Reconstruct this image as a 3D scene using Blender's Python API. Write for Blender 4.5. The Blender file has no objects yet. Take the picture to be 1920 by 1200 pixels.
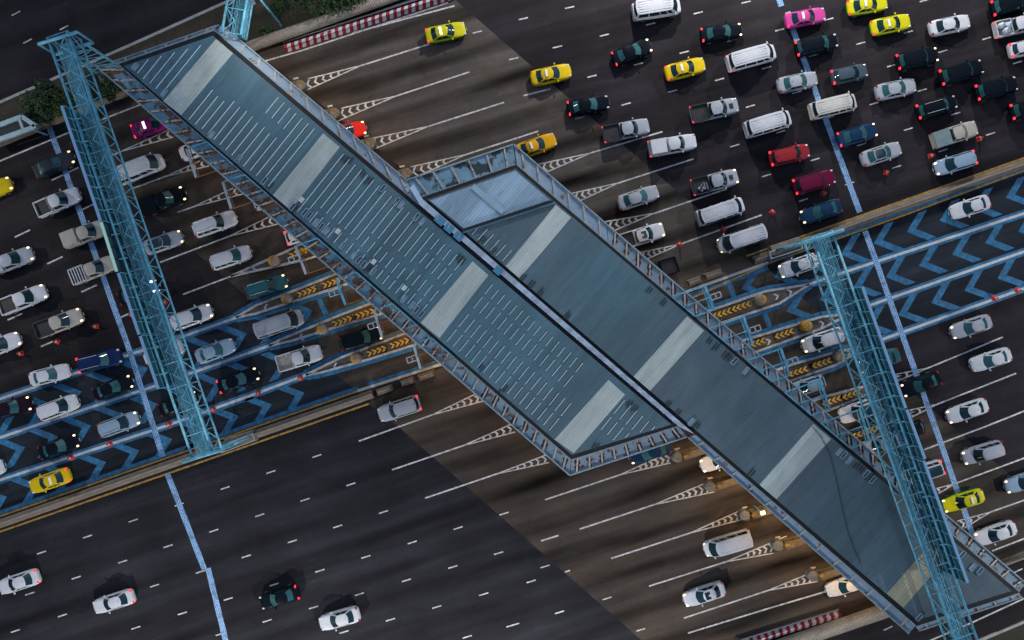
import bpy, math, random
from mathutils import Vector, Matrix
random.seed(7)
SC = bpy.context.scene
COL = SC.collection
R = math.radians

# ---------------------------------------------------------------- camera, sky, sun, exposure
H = 88.0          # drone height in metres
S = 17.0          # picture pixels (1920 wide) per metre on the ground
cam_d = bpy.data.cameras.new('camera')
cam = bpy.data.objects.new('camera', cam_d); COL.objects.link(cam)
cam.location = (0, 0, H); cam.rotation_euler = (0, 0, 0)
cam_d.sensor_fit = 'HORIZONTAL'
cam_d.angle = 2 * math.atan(960 / S / H)
cam_d.clip_start = 0.5; cam_d.clip_end = 6000
SC.camera = cam

world = bpy.data.worlds.new('World'); SC.world = world
world.use_nodes = True
wn = world.node_tree; wn.nodes.clear()
sky = wn.nodes.new('ShaderNodeTexSky'); sky.sky_type = 'NISHITA'; sky.sun_disc = False
SUN_EL, SUN_ROT = 68, 20
sky.sun_elevation = R(SUN_EL); sky.sun_rotation = R(SUN_ROT)
sky.altitude = 0; sky.air_density = 1.6; sky.dust_density = 1.0; sky.ozone_density = 6.0
bg = wn.nodes.new('ShaderNodeBackground'); bg.inputs['Strength'].default_value = 0.062
wo = wn.nodes.new('ShaderNodeOutputWorld')
wn.links.new(sky.outputs[0], bg.inputs['Color']); wn.links.new(bg.outputs[0], wo.inputs['Surface'])
sun_d = bpy.data.lights.new('sun', 'SUN'); sun_d.energy = 0.12; sun_d.angle = R(50); sun_d.color = (1, .93, .86)
sun = bpy.data.objects.new('sun', sun_d); COL.objects.link(sun)
sun.location = (0, 0, 120)
_sd = Vector((math.sin(R(SUN_ROT)) * math.cos(R(SUN_EL)), math.cos(R(SUN_ROT)) * math.cos(R(SUN_EL)), math.sin(R(SUN_EL))))
sun.rotation_euler = _sd.to_track_quat('Z', 'Y').to_euler()
SC.view_settings.view_transform = 'Standard'; SC.view_settings.look = 'None'
SC.view_settings.exposure = 0.28; SC.view_settings.gamma = 1.0

# ---------------------------------------------------------------- helpers
def U(px, py, z=0.0):
    k = (H - z) / H / S
    return Vector(((px - 960) * k, -(py - 600) * k, z))

def tag(o, label=None, cat=None, group=None, kind=None):
    if label: o['label'] = label
    if cat: o['category'] = cat
    if group: o['group'] = group
    if kind: o['kind'] = kind
    return o

def empty(name, loc=(0, 0, 0), rz=0.0):
    o = bpy.data.objects.new(name, None); COL.objects.link(o)
    o.location = loc; o.rotation_euler = (0, 0, rz); o.empty_display_size = .3
    return o

def lookup_parent(o, root):
    o.parent = root
    o.matrix_parent_inverse = (Matrix.Translation(root.location) @ Matrix.Rotation(root.rotation_euler.z, 4, 'Z')).inverted()

class MB:
    """collects shapes for ONE mesh object"""
    def __init__(s): s.v = []; s.f = []
    def add(s, vs, fs):
        b = len(s.v); s.v += [tuple(p) for p in vs]; s.f += [tuple(b + i for i in f) for f in fs]; return s
    def box(s, c, size, rz=0.0, taper=1.0):
        cx, cy, cz = c; a, b_, h = size[0] / 2, size[1] / 2, size[2] / 2
        co, si = math.cos(rz), math.sin(rz); vs = []
        for k, t in ((-1, 1.0), (1, taper)):
            for (x, y) in ((-a, -b_), (a, -b_), (a, b_), (-a, b_)):
                x *= t; y *= t
                vs.append((cx + x * co - y * si, cy + x * si + y * co, cz + k * h))
        return s.add(vs, [(3, 2, 1, 0), (4, 5, 6, 7), (0, 1, 5, 4), (1, 2, 6, 5), (2, 3, 7, 6), (3, 0, 4, 7)])
    def tube(s, p, q, r, n=6, r2=None):
        p = Vector(p); q = Vector(q); d = (q - p)
        if d.length < 1e-5: return s
        d.normalize(); a = d.orthogonal().normalized(); b = d.cross(a); r2 = r if r2 is None else r2
        vs = []
        for c, rr in ((p, r), (q, r2)):
            for i in range(n):
                t = 2 * math.pi * i / n
                vs.append(c + a * math.cos(t) * rr + b * math.sin(t) * rr)
        fs = [(i, (i + 1) % n, n + (i + 1) % n, n + i) for i in range(n)]
        fs += [tuple(reversed(range(n))), tuple(range(n, 2 * n))]
        return s.add(vs, fs)
    def bar(s, p, q, w, h):
        """rectangular bar, w horizontal, h vertical"""
        p = Vector(p); q = Vector(q); d = q - p; d2 = Vector((-d.y, d.x, 0))
        if d2.length < 1e-6: d2 = Vector((1, 0, 0))
        d2.normalize(); up = d.cross(d2); up.normalize()
        if up.z < 0: up = -up
        a = d2 * w / 2; b = up * h / 2
        vs = [p - a - b, p + a - b, p + a + b, p - a + b, q - a - b, q + a - b, q + a + b, q - a + b]
        return s.add(vs, [(0, 1, 2, 3), (7, 6, 5, 4), (0, 4, 5, 1), (1, 5, 6, 2), (2, 6, 7, 3), (3, 7, 4, 0)])
    def prism(s, poly, z0, z1):
        n = len(poly); ar = sum(poly[i][0] * poly[(i + 1) % n][1] - poly[(i + 1) % n][0] * poly[i][1] for i in range(n))
        if ar < 0: poly = list(reversed(poly))
        vs = [(p[0], p[1], z0) for p in poly] + [(p[0], p[1], z1) for p in poly]
        fs = [tuple(reversed(range(n))), tuple(range(n, 2 * n))]
        fs += [(i, (i + 1) % n, n + (i + 1) % n, n + i) for i in range(n)]
        return s.add(vs, fs)
    def sheet(s, poly, z):
        n = len(poly); ar = sum(poly[i][0] * poly[(i + 1) % n][1] - poly[(i + 1) % n][0] * poly[i][1] for i in range(n))
        if ar < 0: poly = list(reversed(poly))
        return s.add([(p[0], p[1], z) for p in poly], [tuple(range(n))])
    def strip(s, p, q, w, z, w2=None):
        """flat painted strip of width w metres from p to q"""
        p = Vector(p); q = Vector(q); d = q - p; n = Vector((-d.y, d.x, 0)).normalized()
        w2 = w if w2 is None else w2
        return s.sheet([p + n * w / 2, p - n * w / 2, q - n * w2 / 2, q + n * w2 / 2], z)
    def grid(s, fn, nu, nv, flip=False):
        vs = [fn(i / nu, j / nv) for j in range(nv + 1) for i in range(nu + 1)]
        fs = []
        for j in range(nv):
            for i in range(nu):
                a = j * (nu + 1) + i; q = (a, a + 1, a + nu + 2, a + nu + 1)
                fs.append(tuple(reversed(q)) if flip else q)
        return s.add(vs, fs)
    def sphere(s, c, r, nu=10, nv=6, sz=1.0):
        return s.grid(lambda u, v: (c[0] + r * math.cos(2 * math.pi * u) * math.sin(math.pi * v), c[1] + r * math.sin(2 * math.pi * u) * math.sin(math.pi * v), c[2] - r * sz * math.cos(math.pi * v)), nu, nv)
    def mesh(s, name, mat=None, smooth=False):
        m = bpy.data.meshes.new(name); m.from_pydata(s.v, [], s.f)
        m.materials.append(mat)
        if smooth:
            m.polygons.foreach_set('use_smooth', [True] * len(m.polygons))
        m.update(); return m
    def build(s, name, mat, root=None, smooth=False):
        o = bpy.data.objects.new(name, s.mesh(name, mat, smooth)); COL.objects.link(o)
        if root is not None: lookup_parent(o, root)
        return o

def merge_smooth(m, angle=40, dist=1e-4):
    import bmesh
    b = bmesh.new(); b.from_mesh(m); bmesh.ops.remove_doubles(b, verts=b.verts, dist=dist)
    bmesh.ops.recalc_face_normals(b, faces=b.faces)
    for f in b.faces: f.smooth = True
    for e in b.edges:
        if len(e.link_faces) == 2 and e.calc_face_angle(0) > R(angle): e.smooth = False
    b.to_mesh(m); b.free(); return m

# ---------------------------------------------------------------- materials
_mats = {}
def new_mat(name):
    m = bpy.data.materials.new(name); m.use_nodes = True
    nt = m.node_tree; b = nt.nodes['Principled BSDF']
    return m, nt, b
def N(nt, t, **kw):
    n = nt.nodes.new(t)
    for k, v in kw.items(): setattr(n, k, v)
    return n
def link(nt, a, b): nt.links.new(a, b)
def math_n(nt, op, a, b=None, c=None, clamp=False):
    n = N(nt, 'ShaderNodeMath', operation=op, use_clamp=clamp)
    for i, x in enumerate((a, b, c)):
        if x is None: continue
        if isinstance(x, (int, float)): n.inputs[i].default_value = x
        else: link(nt, x, n.inputs[i])
    return n.outputs[0]
def mix(nt, fac, a, b):
    n = N(nt, 'ShaderNodeMix', data_type='RGBA')
    for i, x in ((0, fac), (6, a), (7, b)):
        if isinstance(x, (int, float)): n.inputs[i].default_value = x
        elif isinstance(x, tuple): n.inputs[i].default_value = (*x[:3], 1)
        else: link(nt, x, n.inputs[i])
    return n.outputs[2]
def pos(nt): return N(nt, 'ShaderNodeNewGeometry').outputs['Position']
def mapping(nt, vec, rz=0.0, scale=(1, 1, 1), loc=(0, 0, 0)):
    m0 = N(nt, 'ShaderNodeMapping'); m0.inputs['Rotation'].default_value = (0, 0, rz)
    link(nt, vec, m0.inputs['Vector'])
    m1 = N(nt, 'ShaderNodeMapping'); m1.inputs['Scale'].default_value = scale; m1.inputs['Location'].default_value = loc
    link(nt, m0.outputs[0], m1.inputs['Vector']); return m1.outputs[0]
def noise(nt, vec, scale=1.0, detail=3, rough=.5):
    n = N(nt, 'ShaderNodeTexNoise'); n.inputs['Scale'].default_value = scale; n.inputs['Detail'].default_value = detail
    n.inputs['Roughness'].default_value = rough
    link(nt, vec, n.inputs['Vector']); return n.outputs['Fac']
def ramp(nt, fac, lo, hi, a=0.0, b=1.0):
    n = N(nt, 'ShaderNodeMapRange', clamp=True)
    for i, x in enumerate((fac, lo, hi, a, b)):
        if isinstance(x, (int, float)): n.inputs[i].default_value = x
        else: link(nt, x, n.inputs[i])
    return n.outputs[0]
def scale_col(nt, col, fac):
    n = N(nt, 'ShaderNodeMix', data_type='RGBA', blend_type='MULTIPLY'); n.inputs[0].default_value = 1
    for i, x in ((6, col), (7, fac)):
        if isinstance(x, tuple): n.inputs[i].default_value = (*x[:3], 1)
        else: link(nt, x, n.inputs[i])
    return n.outputs[2]

def plain(name, col, rough=.6, metal=0.0, coat=0.0, emis=None, estr=0.0, spec=.5, grime=0.0, gscale=1.5):
    if name in _mats: return _mats[name]
    m, nt, b = new_mat(name)
    b.inputs['Base Color'].default_value = (*col, 1); b.inputs['Roughness'].default_value = rough
    b.inputs['Metallic'].default_value = metal; b.inputs['Coat Weight'].default_value = coat
    b.inputs['Specular IOR Level'].default_value = spec
    if emis: b.inputs['Emission Color'].default_value = (*emis, 1); b.inputs['Emission Strength'].default_value = estr
    if grime:
        f = noise(nt, pos(nt), gscale, 6, .65)
        f = ramp(nt, f, .3, .7, 1 - grime, 1 + grime * .4)
        link(nt, scale_col(nt, col, f), b.inputs['Base Color'])
    _mats[name] = m; return m

def paint(col, two=None):
    key = 'car_paint_%02x%02x%02x%s' % (int(col[0] * 255), int(col[1] * 255), int(col[2] * 255), '_two' if two else '')
    if key in _mats: return _mats[key]
    m, nt, b = new_mat(key)
    b.inputs['Roughness'].default_value = .38; dk = max(col) < .06; b.inputs['Specular IOR Level'].default_value = .03 if dk else .10; b.inputs['Coat Weight'].default_value = .015 if dk else .06; b.inputs['Coat Roughness'].default_value = .08
    tc = N(nt, 'ShaderNodeTexCoord').outputs['Object']
    dirt = ramp(nt, noise(nt, tc, 3.0, 5, .6), .3, .75, 1.0, .84)
    c = scale_col(nt, col, dirt)
    if two:
        z = N(nt, 'ShaderNodeSeparateXYZ'); link(nt, tc, z.inputs[0])
        c = mix(nt, math_n(nt, 'LESS_THAN', z.outputs[2], .72), c, two)
    link(nt, c, b.inputs['Base Color'])
    _mats[key] = m; return m

def road_mat(name, base, theta, pitch=None, vphase=0.0, streak=.5, warm=None, seed=0.0):
    """worn road surface: grain, patches and tyre-dark streaks along the driving direction"""
    m, nt, b = new_mat(name)
    p = pos(nt)
    al = mapping(nt, p, -theta, (1, 1, 1), (seed, seed, 0))
    grain = ramp(nt, noise(nt, p, 9.0, 2, .7), .25, .75, .78, 1.22)
    patch = ramp(nt, noise(nt, p, .12, 4, .6), .3, .7, .78, 1.22)
    long_ = ramp(nt, noise(nt, mapping(nt, p, -theta, (.035, .5, 1), (seed, 0, 0)), 1.0, 4, .6), .3, .7, .62, 1.36)
    f = math_n(nt, 'MULTIPLY', math_n(nt, 'MULTIPLY', grain, patch), long_)
    if pitch:
        sx = N(nt, 'ShaderNodeSeparateXYZ'); link(nt, mapping(nt, p, -theta), sx.inputs[0])
        wob = math_n(nt, 'MULTIPLY', math_n(nt, 'SUBTRACT', noise(nt, mapping(nt, p, -theta, (.05, .15, 1)), 1.0, 2), .5), 2.3)
        v = math_n(nt, 'ADD', math_n(nt, 'SUBTRACT', sx.outputs[1], vphase), wob)
        cs = math_n(nt, 'COSINE', math_n(nt, 'MULTIPLY', v, 2 * math.pi / pitch))
        band = ramp(nt, cs, -.15, .95, 0.0, 1.0)
        mod = ramp(nt, noise(nt, mapping(nt, p, -theta, (.05, .3, 1), (7 + seed, 3, 0)), 1.0, 3), .30, .66, .10, 1.0)
        st = math_n(nt, 'MULTIPLY', math_n(nt, 'MULTIPLY', band, mod), streak)
        f = math_n(nt, 'MULTIPLY', f, math_n(nt, 'SUBTRACT', 1.0, st))
    vo = N(nt, 'ShaderNodeTexVoronoi', feature='DISTANCE_TO_EDGE'); vo.inputs['Scale'].default_value = .16
    wv = N(nt, 'ShaderNodeVectorMath', operation='ADD'); link(nt, al, wv.inputs[0])
    nz = N(nt, 'ShaderNodeTexNoise'); nz.inputs['Scale'].default_value = .5; nz.inputs['Detail'].default_value = 5; link(nt, p, nz.inputs['Vector'])
    sc_ = N(nt, 'ShaderNodeVectorMath', operation='SCALE'); sc_.inputs['Scale'].default_value = 3.5; link(nt, nz.outputs['Color'], sc_.inputs[0]); link(nt, sc_.outputs[0], wv.inputs[1]); link(nt, wv.outputs[0], vo.inputs['Vector'])
    crack = math_n(nt, 'MULTIPLY', ramp(nt, vo.outputs['Distance'], 0.0, .010, .26, 0.0), ramp(nt, noise(nt, p, .09, 2), .48, .58))
    f = math_n(nt, 'MULTIPLY', f, math_n(nt, 'SUBTRACT', 1.0, crack))
    sp = ramp(nt, noise(nt, p, .8, 5, .7), .60, .72, 1.0, .72); f = math_n(nt, 'MULTIPLY', f, sp)
    pale = ramp(nt, noise(nt, mapping(nt, p, -theta, (.22, .5, 1), (31 + seed, 5, 0)), 1.0, 6, .75), .56, .72, 1.0, 1.35); f = math_n(nt, 'MULTIPLY', f, pale)
    col = base
    if warm:
        col = mix(nt, ramp(nt, noise(nt, p, .25, 4, .65), .35, .7), base, warm)
    link(nt, scale_col(nt, col, f), b.inputs['Base Color'])
    b.inputs['Roughness'].default_value = .9; b.inputs['Specular IOR Level'].default_value = .08
    bp = N(nt, 'ShaderNodeBump'); bp.inputs['Strength'].default_value = .25; bp.inputs['Distance'].default_value = .02
    link(nt, noise(nt, p, 14.0, 3, .7), bp.inputs['Height']); link(nt, bp.outputs[0], b.inputs['Normal'])
    _mats[name] = m; return m

def worn_paint(name, col, wear=.45, under=(.03, .03, .032), scale=2.2, rough=.6):
    m, nt, b = new_mat(name); p = pos(nt)
    f = ramp(nt, noise(nt, p, scale, 7, .75), .30 + .25 * wear, .42 + .25 * wear, wear, 0.0)
    g = ramp(nt, noise(nt, p, .5, 3), .3, .7, .85, 1.1)
    link(nt, scale_col(nt, mix(nt, f, col, under), g), b.inputs['Base Color']); b.inputs['Roughness'].default_value = rough
    _mats[name] = m; return m

def roof_mat(name, base, ang, ridge=.28, dirt=(.035, .05, .055), tone=None, dirt_amt=.42, line=.15):
    """ribbed metal roof sheet: fine ribs run at angle ang, sheets differ a little in tone, dark soot patches"""
    m, nt, b = new_mat(name); p = pos(nt)
    rp = mapping(nt, p, -ang); sx = N(nt, 'ShaderNodeSeparateXYZ'); link(nt, rp, sx.inputs[0])
    fr = math_n(nt, 'FRACT', math_n(nt, 'DIVIDE', math_n(nt, 'ADD', sx.outputs[1], 500.0), ridge))
    rib = ramp(nt, math_n(nt, 'ABSOLUTE', math_n(nt, 'SUBTRACT', fr, .5)), .28, .5, 0.0, 1.0)
    sheetn = N(nt, 'ShaderNodeTexWhiteNoise', noise_dimensions='1D')
    link(nt, math_n(nt, 'FLOOR', math_n(nt, 'DIVIDE', math_n(nt, 'ADD', sx.outputs[1], 500.0), ridge * 9)), sheetn.inputs['W'])
    tonef = ramp(nt, sheetn.outputs[0], 0, 1, .85, 1.12)
    grime = ramp(nt, noise(nt, mapping(nt, p, -ang, (.18, .9, 1)), 1.0, 6, .65), .25, .75, .76, 1.2)
    f = math_n(nt, 'MULTIPLY', math_n(nt, 'MULTIPLY', tonef, grime), math_n(nt, 'SUBTRACT', 1.0, math_n(nt, 'MULTIPLY', rib, line)))
    f = math_n(nt, 'MULTIPLY', f, ramp(nt, noise(nt, p, 16, 2, .7), .25, .75, .93, 1.07))
    jx = math_n(nt, 'FRACT', math_n(nt, 'DIVIDE', math_n(nt, 'ADD', sx.outputs[0], 500.0), 2.9))
    f = math_n(nt, 'MULTIPLY', f, ramp(nt, jx, 0.0, .02, .84, 1.0))
    if tone: base = mix(nt, ramp(nt, noise(nt, p, .055, 2), .38, .62), base, tone)
    run = ramp(nt, noise(nt, mapping(nt, p, -ang, (.07, 2.6, 1), (17, 2, 0)), 1.0, 3, .6), .56, .74, 1.0, .86); f = math_n(nt, 'MULTIPLY', f, run)
    wash = ramp(nt, noise(nt, p, .16, 5, .7), .5, .68, 1.0, 1.14); f = math_n(nt, 'MULTIPLY', f, wash)
    c = scale_col(nt, base, f)
    if dirt_amt:
        soot = ramp(nt, noise(nt, mapping(nt, p, -ang, (.35, 1.5, 1), (3, 9, 0)), 1.0, 5, .7), .60, .74, 0.0, dirt_amt)
        c = mix(nt, soot, c, dirt)
    link(nt, c, b.inputs['Base Color']); b.inputs['Roughness'].default_value = .62
    bp = N(nt, 'ShaderNodeBump'); bp.inputs['Strength'].default_value = .5; bp.inputs['Distance'].default_value = .03
    link(nt, rib, bp.inputs['Height']); link(nt, bp.outputs[0], b.inputs['Normal'])
    _mats[name] = m; return m

def rust_mat(name, base, amount, brown=(.11, .055, .03), red=(.06, .012, .012), scale=.9):
    m, nt, b = new_mat(name); p = pos(nt)
    n1 = noise(nt, p, scale, 6, .62)
    n2 = noise(nt, mapping(nt, p, 0, (1, 1, 1), (40, 11, 0)), scale * 1.6, 5, .6)
    f1 = ramp(nt, n1, .68 - amount * .35, .73 - amount * .35, 0, 1)
    f2 = ramp(nt, n2, .70 - amount * .12, .74 - amount * .12, 0, 1)
    g = ramp(nt, noise(nt, p, .5, 4), .3, .7, .75, 1.2)
    c = scale_col(nt, base, g)
    c = mix(nt, f1, c, brown); c = mix(nt, f2, c, red)
    link(nt, c, b.inputs['Base Color']); b.inputs['Roughness'].default_value = .6
    _mats[name] = m; return m

GLASS = plain('dark_glass', (.006, .024, .032), .06, spec=.7)
GLASS2 = plain('teal_glass', (.020, .085, .092), .1, spec=.7)
TYRE = plain('tyre_rubber', (.012, .012, .013), .9)
RIM = plain('alloy_rim', (.35, .36, .38), .35, .8)
BLACKP = plain('black_plastic', (.008, .009, .011), .6)
HEAD_OFF = plain('headlamp_clear', (.55, .56, .58), .12)
HEAD_ON = plain('headlamp_lit', (1, .9, .7), .3, emis=(1, .60, .28), estr=1.7)
TAIL_OFF = plain('tail_lamp_red', (.30, .012, .015), .2)
TAIL_ON = plain('tail_lamp_lit', (.8, .02, .03), .3, emis=(1, .03, .05), estr=1.5)
STEEL_BLUE = plain('steel_blue_paint', (.125, .42, .57), .5, grime=.5, gscale=1.6)
STEEL_DARK = plain('steel_grating', (.075, .235, .29), .6, grime=.35)
WHITE_STEEL = plain('pale_steel', (.42, .47, .50), .5, grime=.25)
# ---------------------------------------------------------------- ground, roads, verges
def poly(pts, z=0.0): return [U(x, y, z) for x, y in pts]
def n_phase(px, py, th):
    p = U(px, py); return -math.sin(th) * p.x + math.cos(th) * p.y

ASPHALT = road_mat('asphalt', (.0205, .0190, .0225), R(18.5), None, 0, 0)
ASPHALT_S = road_mat('asphalt_streaked', (.0205, .0210, .0258), R(18.2), 3.55, n_phase(120, 1010, R(18.2)), .45, seed=5)
ASPHALT_N = road_mat('asphalt_outbound', (.0215, .0195, .0228), R(15.3), 3.88, n_phase(1090, 115, R(15.3)), .30, seed=13)
ASPHALT_W = road_mat('asphalt_inbound', (.0220, .0200, .0222), R(21.5), 3.7, n_phase(108, 378, R(21.5)), .28, seed=17)
ASPHALT_ETC = road_mat('toll_lane_asphalt', (.0175, .0225, .0300), R(19), 3.55, n_phase(210, 727, R(19)), .3, seed=21)
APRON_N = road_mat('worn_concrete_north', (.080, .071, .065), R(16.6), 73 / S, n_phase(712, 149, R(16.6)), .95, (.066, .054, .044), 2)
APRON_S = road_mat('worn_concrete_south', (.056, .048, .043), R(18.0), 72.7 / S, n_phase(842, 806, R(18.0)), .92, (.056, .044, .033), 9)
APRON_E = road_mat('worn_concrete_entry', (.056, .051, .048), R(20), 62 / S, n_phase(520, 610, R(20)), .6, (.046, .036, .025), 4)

_g = new_mat('rough_grass'); m, nt, b = _g
p_ = pos(nt)
c_ = mix(nt, ramp(nt, noise(nt, p_, .6, 5, .7), .35, .65), (.016, .024, .010), (.036, .026, .016))
link(nt, scale_col(nt, c_, ramp(nt, noise(nt, p_, 6, 3, .8), .3, .7, .55, 1.4)), b.inputs['Base Color']); b.inputs['Roughness'].default_value = .95
GRASS = m

g = MB().sheet([(-2500, -2500), (2500, -2500), (2500, 2500), (-2500, 2500)], -.06).build('ground', GRASS); tag(g, kind='structure')
road = MB().prism(poly([(-900, -700), (2900, -700), (2900, 1900), (-900, 1900)]), -.3, 0.0).build('expressway_road', ASPHALT); tag(road, kind='structure')
# outbound carriageway in the south-west carries parallel tyre streaks
sw = MB().sheet(poly([(-700, 1237), (0, 998), (690, 757), (747, 800), (1207, 1200), (1700, 1640), (900, 1900), (-700, 1900)]), .004).build('outbound_carriageway', ASPHALT_S); tag(sw, kind='structure')
ne = MB().sheet(poly([(848, -5), (1065, 183), (1240, 333), (1427, 492), (1620, 402), (2000, 270), (2600, 60), (2600, -500), (500, -500)]), .0042).build('outbound_carriageway', ASPHALT_N); tag(ne, kind='structure')
nw = MB().sheet(poly([(-700, 540), (0, 272), (128, 240), (333, 443), (480, 571), (445, 590), (345, 628), (267, 655), (-200, 814), (-700, 985)]), .0042).build('inbound_carriageway', ASPHALT_W); tag(nw, kind='structure')
e1 = MB().sheet(poly([(-700, 990), (-200, 816), (267, 657), (345, 630), (480, 575), (623, 697), (670, 730), (480, 796), (0, 964), (-300, 1066), (-700, 1200)]), .0044).build('toll_lane_surface', ASPHALT_ETC); tag(e1, kind='structure')
e2 = MB().sheet(poly([(1440, 494), (1707, 396), (2000, 292), (2400, 150), (2400, 380), (2000, 514), (1653, 640), (1600, 655), (1497, 553)]), .0044).build('toll_lane_surface', ASPHALT_ETC); tag(e2, kind='structure')
# concrete aprons in front of and behind the toll canopies
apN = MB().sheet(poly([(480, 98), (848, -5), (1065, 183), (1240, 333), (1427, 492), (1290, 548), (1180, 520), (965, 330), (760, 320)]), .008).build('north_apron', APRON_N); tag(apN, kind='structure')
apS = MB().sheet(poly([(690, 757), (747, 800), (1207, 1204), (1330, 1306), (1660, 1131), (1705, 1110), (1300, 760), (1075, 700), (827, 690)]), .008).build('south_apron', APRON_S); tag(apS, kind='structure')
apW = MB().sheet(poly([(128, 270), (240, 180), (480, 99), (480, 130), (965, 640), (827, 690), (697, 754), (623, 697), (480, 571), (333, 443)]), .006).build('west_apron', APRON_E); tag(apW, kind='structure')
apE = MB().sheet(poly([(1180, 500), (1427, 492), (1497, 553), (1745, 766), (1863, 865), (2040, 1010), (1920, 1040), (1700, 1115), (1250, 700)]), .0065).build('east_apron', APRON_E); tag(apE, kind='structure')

SOIL = plain('bare_soil', (.045, .032, .022), .95, grime=.5, gscale=2.5)
CONC = plain('weathered_concrete', (.20, .18, .15), .85, grime=.35, gscale=1.2)
CONC_TAN = plain('tan_concrete', (.150, .122, .092), .85, grime=.4, gscale=1.0)
CONC_PALE = plain('pale_concrete', (.30, .31, .31), .8, grime=.3)
v1 = MB().prism(poly([(-900, 527), (0, 197), (233, 94), (427, 7), (900, -180), (900, -50), (480, 98), (240, 177), (0, 270), (-900, 590)]), -.02, .13).build('grass_verge', GRASS); tag(v1, kind='structure')
v2 = MB().prism(poly([(1480, 1340), (1836, 1200), (1920, 1158), (2700, 830), (2700, 1900), (1300, 1900)]), -.02, .13).build('grass_verge', GRASS); tag(v2, kind='structure')
k = MB()
for a, b_, w in (((-900, 524), (0, 192), .3), ((0, 192), (233, 90), .3), ((233, 90), (427, 3), .3), ((427, 3), (900, -190), .3)):
    k.bar(U(*a, .08), U(*b_, .08), w, .17)
for a, b_ in (((1480, 1344), (1834, 1202)), ((1834, 1202), (2700, 836))):
    k.bar(U(*a, .08), U(*b_, .08), .3, .17)
o = k.build('kerb', CONC_PALE); tag(o, kind='structure')
s_ = MB()
for a, b_, w in (((0, 210), (60, 188), .9), ((215, 122), (400, 40), 1.0), ((480, 15), (700, -70), .8)):
    s_.strip(U(*a), U(*b_), w, .137)
o = s_.build('soil_strip', SOIL); tag(o, kind='structure')

# ---------------------------------------------------------------- painted markings (sheets a few mm above the road)
WHITE = worn_paint('white_road_paint', (.55, .55, .54), .5)
YELLOW = worn_paint('yellow_road_paint', (.40, .235, .03), .5)
BLUE = worn_paint('blue_road_paint', (.012, .150, .315), .62, (.013, .045, .075), 1.6)
m, nt, b = new_mat('dotted_rumble_paint')
p_ = pos(nt); vo = N(nt, 'ShaderNodeTexVoronoi'); vo.inputs['Scale'].default_value = 5.0; vo.inputs['Randomness'].default_value = .25
link(nt, mapping(nt, p_, R(-18)), vo.inputs['Vector'])
c_ = mix(nt, ramp(nt, vo.outputs['Distance'], .30, .42), (.34, .52, .74), (.07, .19, .38))
c_ = mix(nt, ramp(nt, noise(nt, p_, .9, 4, .7), .50, .62, 0, .55), c_, (.045, .07, .10))
link(nt, c_, b.inputs['Base Color']); b.inputs['Roughness'].default_value = .7; RUMBLE = m
ZM = .012
def lanestrip(mb, a, b_, w, z=ZM): mb.strip(U(*a), U(*b_), w, z + (len(mb.f) % 12) * .0002)

dash = MB()
def dir_angle(px, py):
    """driving direction of the carriageways (degrees above the picture's horizontal): they fan out from the plaza"""
    v = py - (985 - .341 * px); left = px < 960 + (py - 600) * 1.17
    if v < 0: return 18.8 + (4.7 * min(1, -v / 534) if left else -5.1 * min(1.1, -v / 510))
    return 18.8 + (-1.8 * min(1.1, v / 370) if left else 2.2 * min(1, v / 600))
DASHES = [(981,35),(1068,14),(1220,45),(1309,24),(1399,4),(1133,66),(1045,88),(1110,143),(963,110),(1197,120),(1283,98),(1087,221),(1174,195),(1261,171),(1349,149),(1437,127),(1372,76),(1378,273),(1407,199),(1437,329),
 (1733,1),(1554,36),(1462,56),(1850,72),(1614,81),(1768,96),(1672,123),(1525,104),(1908,117),(1494,173),(1729,169),(1639,194),(1555,220),(1464,247),(1792,213),(1703,242),(1615,271),(1528,299),(1857,251),(1768,282),(1681,313),(1593,344),(1506,375),(1320,225),(1818,143),(1645,12),(1785,40),(1703,60),(895,60),
 (422,915),(250,976),(164,1006),(78,1036),(336,946),(401,995),(315,1024),(230,1053),(143,1083),(56,1113),(462,1043),(376,1072),(290,1098),(117,1154),(29,1183),(428,1123),(342,1150),(255,1177),(413,1189),(202,1125),
 (508,885),(594,855),(487,966),(572,937),(658,908),(548,1015),(633,987),(719,960),(600,1070),(686,1044),(773,1017),(859,990),(945,963),(514,1096),(501,1164),(588,1139),(674,1114),(762,1088),(849,1063),(935,1037),(645,1185),(732,1162),(819,1138),(907,1114),(876,1194),(958,1173),
 (996,1090),(1049,1148),(965,1171),(1138,1122),(1201,1181),(1022,1062),(30,25),(52,77),(1665,1178),(1909,1070),(120,52),(140,104),(-60,1225),(-40,1146),(1990,60),(1990,200)]
for (x, y) in DASHES:
    t = R(dir_angle(x, y) + (4 if (x < 200 and y < 150) or x > 1650 and y > 1060 else 0)); d = 8.9
    lanestrip(dash, (x - d * math.cos(t), y + d * math.sin(t)), (x + d * math.cos(t), y - d * math.sin(t)), .135)
for (x, y, d) in [(42,438,16),(103,488,16),(167,541,16),(28,594,15),(233,592,12),(88,645,12),(122,326,28),(167,387,14),(-20,540,16),(1007,173,26),(1031,1009,17),(1064,1071,5),(200,440,14)]:
    t = R(dir_angle(x, y) + (2 if x < 300 else 0))
    lanestrip(dash, (x - d * math.cos(t), y + d * math.sin(t)), (x + d * math.cos(t), y - d * math.sin(t)), .17)
o = dash.build('lane_dash_markings', WHITE, road); tag(o, kind='structure')

solid = MB()
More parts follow.
